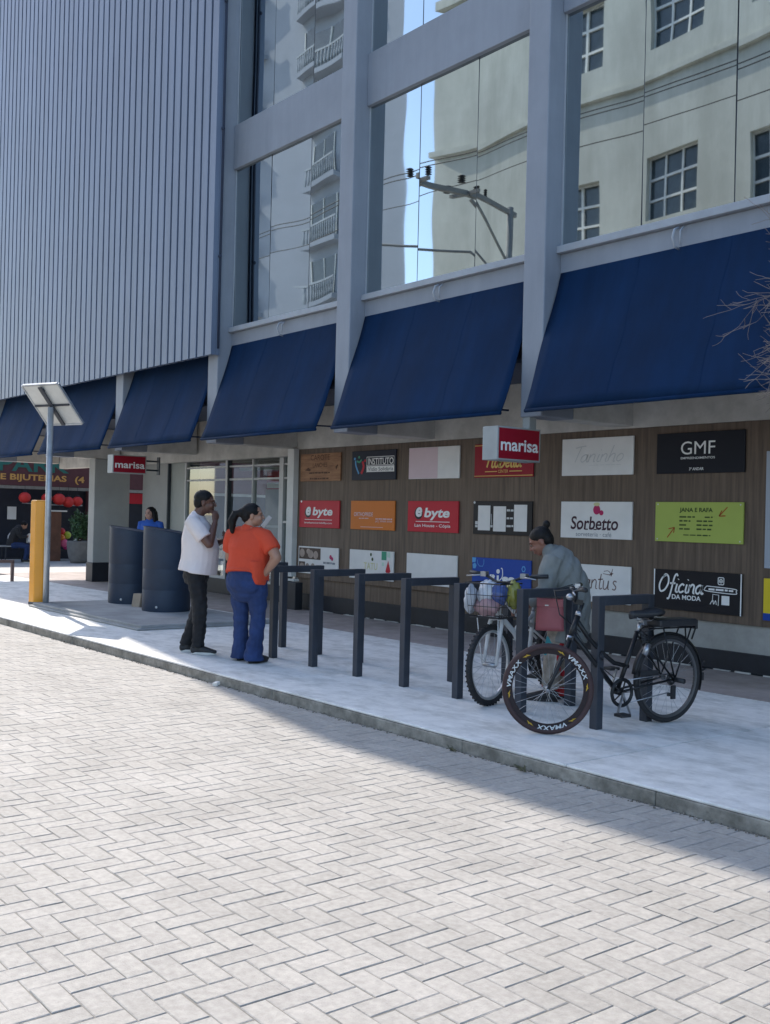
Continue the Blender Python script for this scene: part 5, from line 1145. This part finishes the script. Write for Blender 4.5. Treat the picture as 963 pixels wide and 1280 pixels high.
q, A = head(g, hc, fd, (0, .5, .86), .96)
for s_ in (-1, 1):
    limb(g, [shd[s_], mid(shd[s_], elb[s_], .5), elb[s_]], [.058, .052, .042]); limb(g, [elb[s_], mid(elb[s_], wri[s_], .35), wri[s_]], [.042, .040, .027])
    limb(g, [hip[s_], mid(hip[s_], kne[s_], .5), kne[s_]], [.088, .074, .056]); limb(g, [kne[s_], mid(kne[s_], ank[s_], .35), ank[s_]], [.055, .055, .036])
hand(g, wri[-1], (.25, .9, -.25), (-.35, .2, .9), (.75, .3, .4), curl=.75, k=.95); hand(g, wri[1], (-.3, .9, -.2), (.35, .2, .9), (-.75, .3, .4), curl=.75, k=.95)
melt(g, 'body', sk3, jw, .0065, 3); face_bits(q, A, jw, .96)
g = MB(); tj = [(V(0, -.10, .50), (.205, .165)), (V(0, -.11, .62), (.205, .175))]+[(p, (r[0]+.02, r[1]+.022)) for p, r in trunk[1:]]
g.blob([p for p, r in tj], [r for p, r in tj], n=22, ck=.4, ck0=.03)
for s_ in (-1, 1):
    e = mid(elb[s_], wri[s_], .62); g.blob([mid(shd[s_], V(0, .02, 1.18), .35), shd[s_]+V(-.005*s_, 0, .006), mid(shd[s_], elb[s_], .55), elb[s_], e], [.070, .090, .085, .074, .058], ck=.03)
g.blob([V(0, .02, 1.17), V(0, .052, 1.245)], [(.118, .100), (.082, .074)])
melt(g, 'jacket', jk, jw, .0075, 3, noise=.0062, nf=58, seed=12)
g = MB(); g.blob([V(0, -.10, .80), V(0, -.10, .70)], [(.165, .14), (.165, .14)], n=18)
for s_ in (-1, 1): limb(g, [hip[s_]+V(0, 0, -.02), mid(hip[s_], kne[s_], .5), kne[s_]], [.100, .090, .080]); limb(g, [kne[s_], mid(kne[s_], ank[s_], .5), ank[s_]+V(0, -.005, .03)], [.08, .076, .07], ck=.05)
melt(g, 'trousers', pt, jw, .0075, 4, noise=0.0028, nf=38, seed=5)
g = MB(); g.ball(q(0, -.022, .045), (.082, .096, .080), 18, ax=A); g.ball(q(0, -.060, .0), (.072, .060, .078), 14, ax=A); g.ball(q(0, -.118, .108), (.036, .034, .034), 12, ax=A); g.ball(q(0, -.09, .075), (.02, .02, .02), 10, ax=A)
melt(g, 'hair', m_hair, jw, .006, 2, noise=.0003, nf=80, seed=6)
m_rs = mat('shoe_red', (.40, .02, .025), .5, var=.3); shoe(jw, ank[-1], R(-4), sole=False); shoe(jw, ank[1], R(8), sole=False, m=m_rs)
# pink shoulder bag on the near hip
M3 = Matrix.Translation((-5.985, 6.60, 0)) @ Matrix.Rotation(R(128), 4, 'Z'); R3 = M3.to_3x3()
m_bag = mat('pink_leather', (.36, .095, .105), .5, var=.08, scale=6, bump=.12, bscale=60, dirt=.1)
bc = M3 @ V(-.285, .02, .735); bx, by, bz = R3 @ V(0, 1, 0), R3 @ V(-1, 0, 0), V(0, 0, 1)
t = thing('shoulder_bag', 'dusty pink flat shoulder bag hanging at the hip of the person in the jacket', 'bag', bc)
def bagp(a, b_, z): return bc+bx*a+by*b_+bz*z
g = MB(); v = []; n = 9
for s_ in (-1, 1):
    for j in range(n):
        for i in range(n):
            u, w = i/(n-1)*2-1, j/(n-1)*2-1; v.append(bagp(u*(.108+.006*-w), s_*(.012+.022*(1-u*u)*(1-.8*max(w, 0)**2)), w*.13))
f = []
for k in (0, n*n):
    for j in range(n-1):
        for i in range(n-1):
            qd = (k+j*n+i, k+j*n+i+1, k+(j+1)*n+i+1, k+(j+1)*n+i); f.append(qd if k else qd[::-1])
ring = [i for i in range(n)]+[j*n+n-1 for j in range(1, n)]+[(n-1)*n+i for i in range(n-2, -1, -1)]+[j*n for j in range(n-2, 0, -1)]
for a_, b_ in zip(ring, ring[1:]+ring[:1]): f.append((a_, b_, b_+n*n, a_+n*n))
g.add(v, f, 0, True); g.build('body', m_bag, t)
g = MB(); g.obox(bagp(0, .026, .095), bx*.106, by*.006, bz*.034); g.build('flap', m_bag, t, bevel=.005)
g = MB(); g.obox(bagp(.025, .034, .075), bx*.014, by*.002, bz*.005); g.build('metal_label', m_steel, t)
g = MB(); sp = [bagp(.10, 0, .12), bagp(.10, -.02, .2), M3 @ V(-.215, .13, .90), M3 @ V(-.20, .06, .93), bagp(-.07, -.03, .2), bagp(-.10, 0, .12)]
g.tube(sp, [(.010, .003)]*len(sp), 8); g.build('strap', m_bag, t)

# ---------- woman behind the bins
bw = thing('person', 'woman in a bright blue top with long dark hair standing beyond the dark bins', 'person', (-17.25, 8.42, 0), R(-142))
sk4 = skin('skin_light', (.40, .23, .17)); blt = cloth('blue_top', (.025, .10, .42), var=.1); 
g = MB(); k_ = .93
trunk = [(V(0, 0, .82), (.15, .11)), (V(0, 0, 1.0), (.15, .105)), (V(0, .01, 1.15), (.165, .115)), (V(0, 0, 1.27), (.165, .095)), (V(0, -.005, 1.32), (.09, .06))]
g.blob([p for p, r in trunk], [r for p, r in trunk], n=18); g.blob([V(0, 0, 1.31), V(0, .015, 1.40)], [.05, .048])
q, A = head(g, V(0, .035, 1.455), (.25, 1, 0), (0, 0, 1), .95)
for s_ in (-1, 1):
    limb(g, [V(.17*s_, 0, 1.275), V(.21*s_, -.01, 1.12), V(.23*s_, .0, 1.0)], [.05, .045, .038]); limb(g, [V(.23*s_, 0, 1.0), V(.22*s_, .08, .88), V(.2*s_, .14, .78)], [.038, .036, .025]); hand(g, (.2*s_, .14, .78), (0, .3, -1), (s_, 0, 0), (0, 1, .2), curl=.5, k=.92)
    limb(g, [V(.09*s_, 0, .82), V(.095*s_, .01, .62), V(.095*s_, .01, .45)], [.085, .07, .052]); limb(g, [V(.095*s_, .01, .45), V(.095*s_, 0, .3), V(.095*s_, -.01, .08)], [.052, .05, .034])
melt(g, 'body', sk4, bw, .008, 3); face_bits(q, A, bw, .95)
g = MB(); g.blob([p for p, r in trunk], [(r[0]+.014, r[1]+.014) for p, r in trunk], n=18)
for s_ in (-1, 1): g.blob([V(.12*s_, 0, 1.285), V(.175*s_, 0, 1.28), V(.205*s_, -.01, 1.14)], [.055, .064, .06])
melt(g, 'top', blt, bw, .009, 3, noise=0.0028, nf=33, seed=3)
g = MB(); g.blob([V(0, 0, .88), V(0, 0, .80)], [(.16, .12), (.155, .115)])
for s_ in (-1, 1): limb(g, [V(.09*s_, 0, .80), V(.095*s_, .01, .45), V(.095*s_, -.01, .10)], [.096, .066, .055])
melt(g, 'trousers', bt, bw, .009, 3, noise=0.0028, nf=33, seed=4)
g = MB(); g.ball(q(0, -.03, .045), (.090, .100, .082), 16, ax=A)
for s_ in (-1, 1): g.blob([q(.06*s_, -.02, .03), q(.088*s_, -.03, -.06), q(.10*s_, -.03, -.16)], [.04, .042, .03])
g.blob([q(0, -.08, .02), q(0, -.09, -.1), q(0, -.07, -.2)], [(.09, .05), (.10, .05), (.09, .04)])
melt(g, 'hair', m_hair, bw, .008, 2, noise=.002, nf=60, seed=8)
for s_ in (-1, 1): shoe(bw, (.095*s_, -.01, .08), 0)

# ---------- seated person in front of the shop
sp_ = thing('person', 'person in a dark top and jeans sitting hunched on the bench', 'person', (-31.25, 10.85, ZR), R(-25))
g = MB(); trunk = [(V(0, -.05, .52), (.17, .13)), (V(0, -.02, .68), (.165, .13)), (V(0, .06, .86), (.18, .13)), (V(0, .15, 1.0), (.17, .10))]
g.blob([p for p, r in trunk], [r for p, r in trunk], n=18); g.blob([V(0, .17, 1.0), V(0, .24, 1.06)], [.055, .05]); q, A = head(g, V(0, .30, 1.10), (0, 1, -.75), (0, .6, 1), .95)
el = {}
for s_ in (-1, 1):
    limb(g, [V(.18*s_, .13, 1.0), V(.22*s_, .17, .85), V(.23*s_, .25, .74)], [.05, .045, .038]); limb(g, [V(.23*s_, .25, .74), V(.15*s_, .38, .76), V(.07*s_, .46, .80)], [.038, .035, .026]); hand(g, (.07*s_, .46, .80), (-.4*s_, .8, .3), (s_, .2, .3), (0, .2, 1), curl=.8, k=.95)
    limb(g, [V(.10*s_, 0, .50), V(.13*s_, .22, .50), V(.14*s_, .42, .48)], [.085, .075, .056]); limb(g, [V(.14*s_, .42, .48), V(.14*s_, .40, .28), V(.14*s_, .36, .09)], [.055, .05, .036])
melt(g, 'body', sk2, sp_, .009, 3)
g = MB(); g.blob([p for p, r in trunk], [(r[0]+.02, r[1]+.02) for p, r in trunk], n=18)
for s_ in (-1, 1): g.blob([V(.12*s_, .13, 1.0), V(.185*s_, .13, 1.0), V(.225*s_, .17, .85), V(.235*s_, .25, .74), V(.14*s_, .39, .765)], [.06, .066, .062, .055, .045])
melt(g, 'sweater', cloth('dark_sweater', (.022, .022, .026)), sp_, .010, 3, noise=0.0028, nf=33, seed=3)
g = MB(); g.blob([V(0, -.07, .56), V(0, 0, .52)], [(.17, .12), (.17, .12)])
for s_ in (-1, 1): limb(g, [V(.10*s_, 0, .51), V(.13*s_, .22, .51), V(.14*s_, .42, .48)], [.10, .088, .072]); limb(g, [V(.14*s_, .42, .48), V(.14*s_, .40, .28), V(.14*s_, .365, .11)], [.07, .065, .06])
melt(g, 'jeans', jn, sp_, .010, 3, noise=0.0028, nf=33, seed=5)
g = MB(); g.ball(q(0, -.03, .04), (.088, .10, .082), 14, ax=A); melt(g, 'hair', m_hair, sp_, .009, 2)
g = MB(); g.blob([V(0, -.13, .58), V(0, -.12, .78), V(0, .01, .98)], [(.12, .03), (.13, .035), (.10, .035)]); melt(g, 'pale_hood', cloth('pale_cotton', (.55, .55, .56)), sp_, .010, 3, noise=.003)
for s_ in (-1, 1): shoe(sp_, (.14*s_, .36, .08), 0)
g = MB(); c0 = Matrix.Translation((-31.25, 10.85, ZR)) @ Matrix.Rotation(R(-25), 4, 'Z') @ V(0, .50, .72); g.obox(c0, (.01, .10, 0), (.10, -.01, .02), (0, .01, .13)); tag(g.build('paper_bag', mw, origin=c0, bevel=.01), 'white paper bag held by the person sitting on the bench', 'bag')
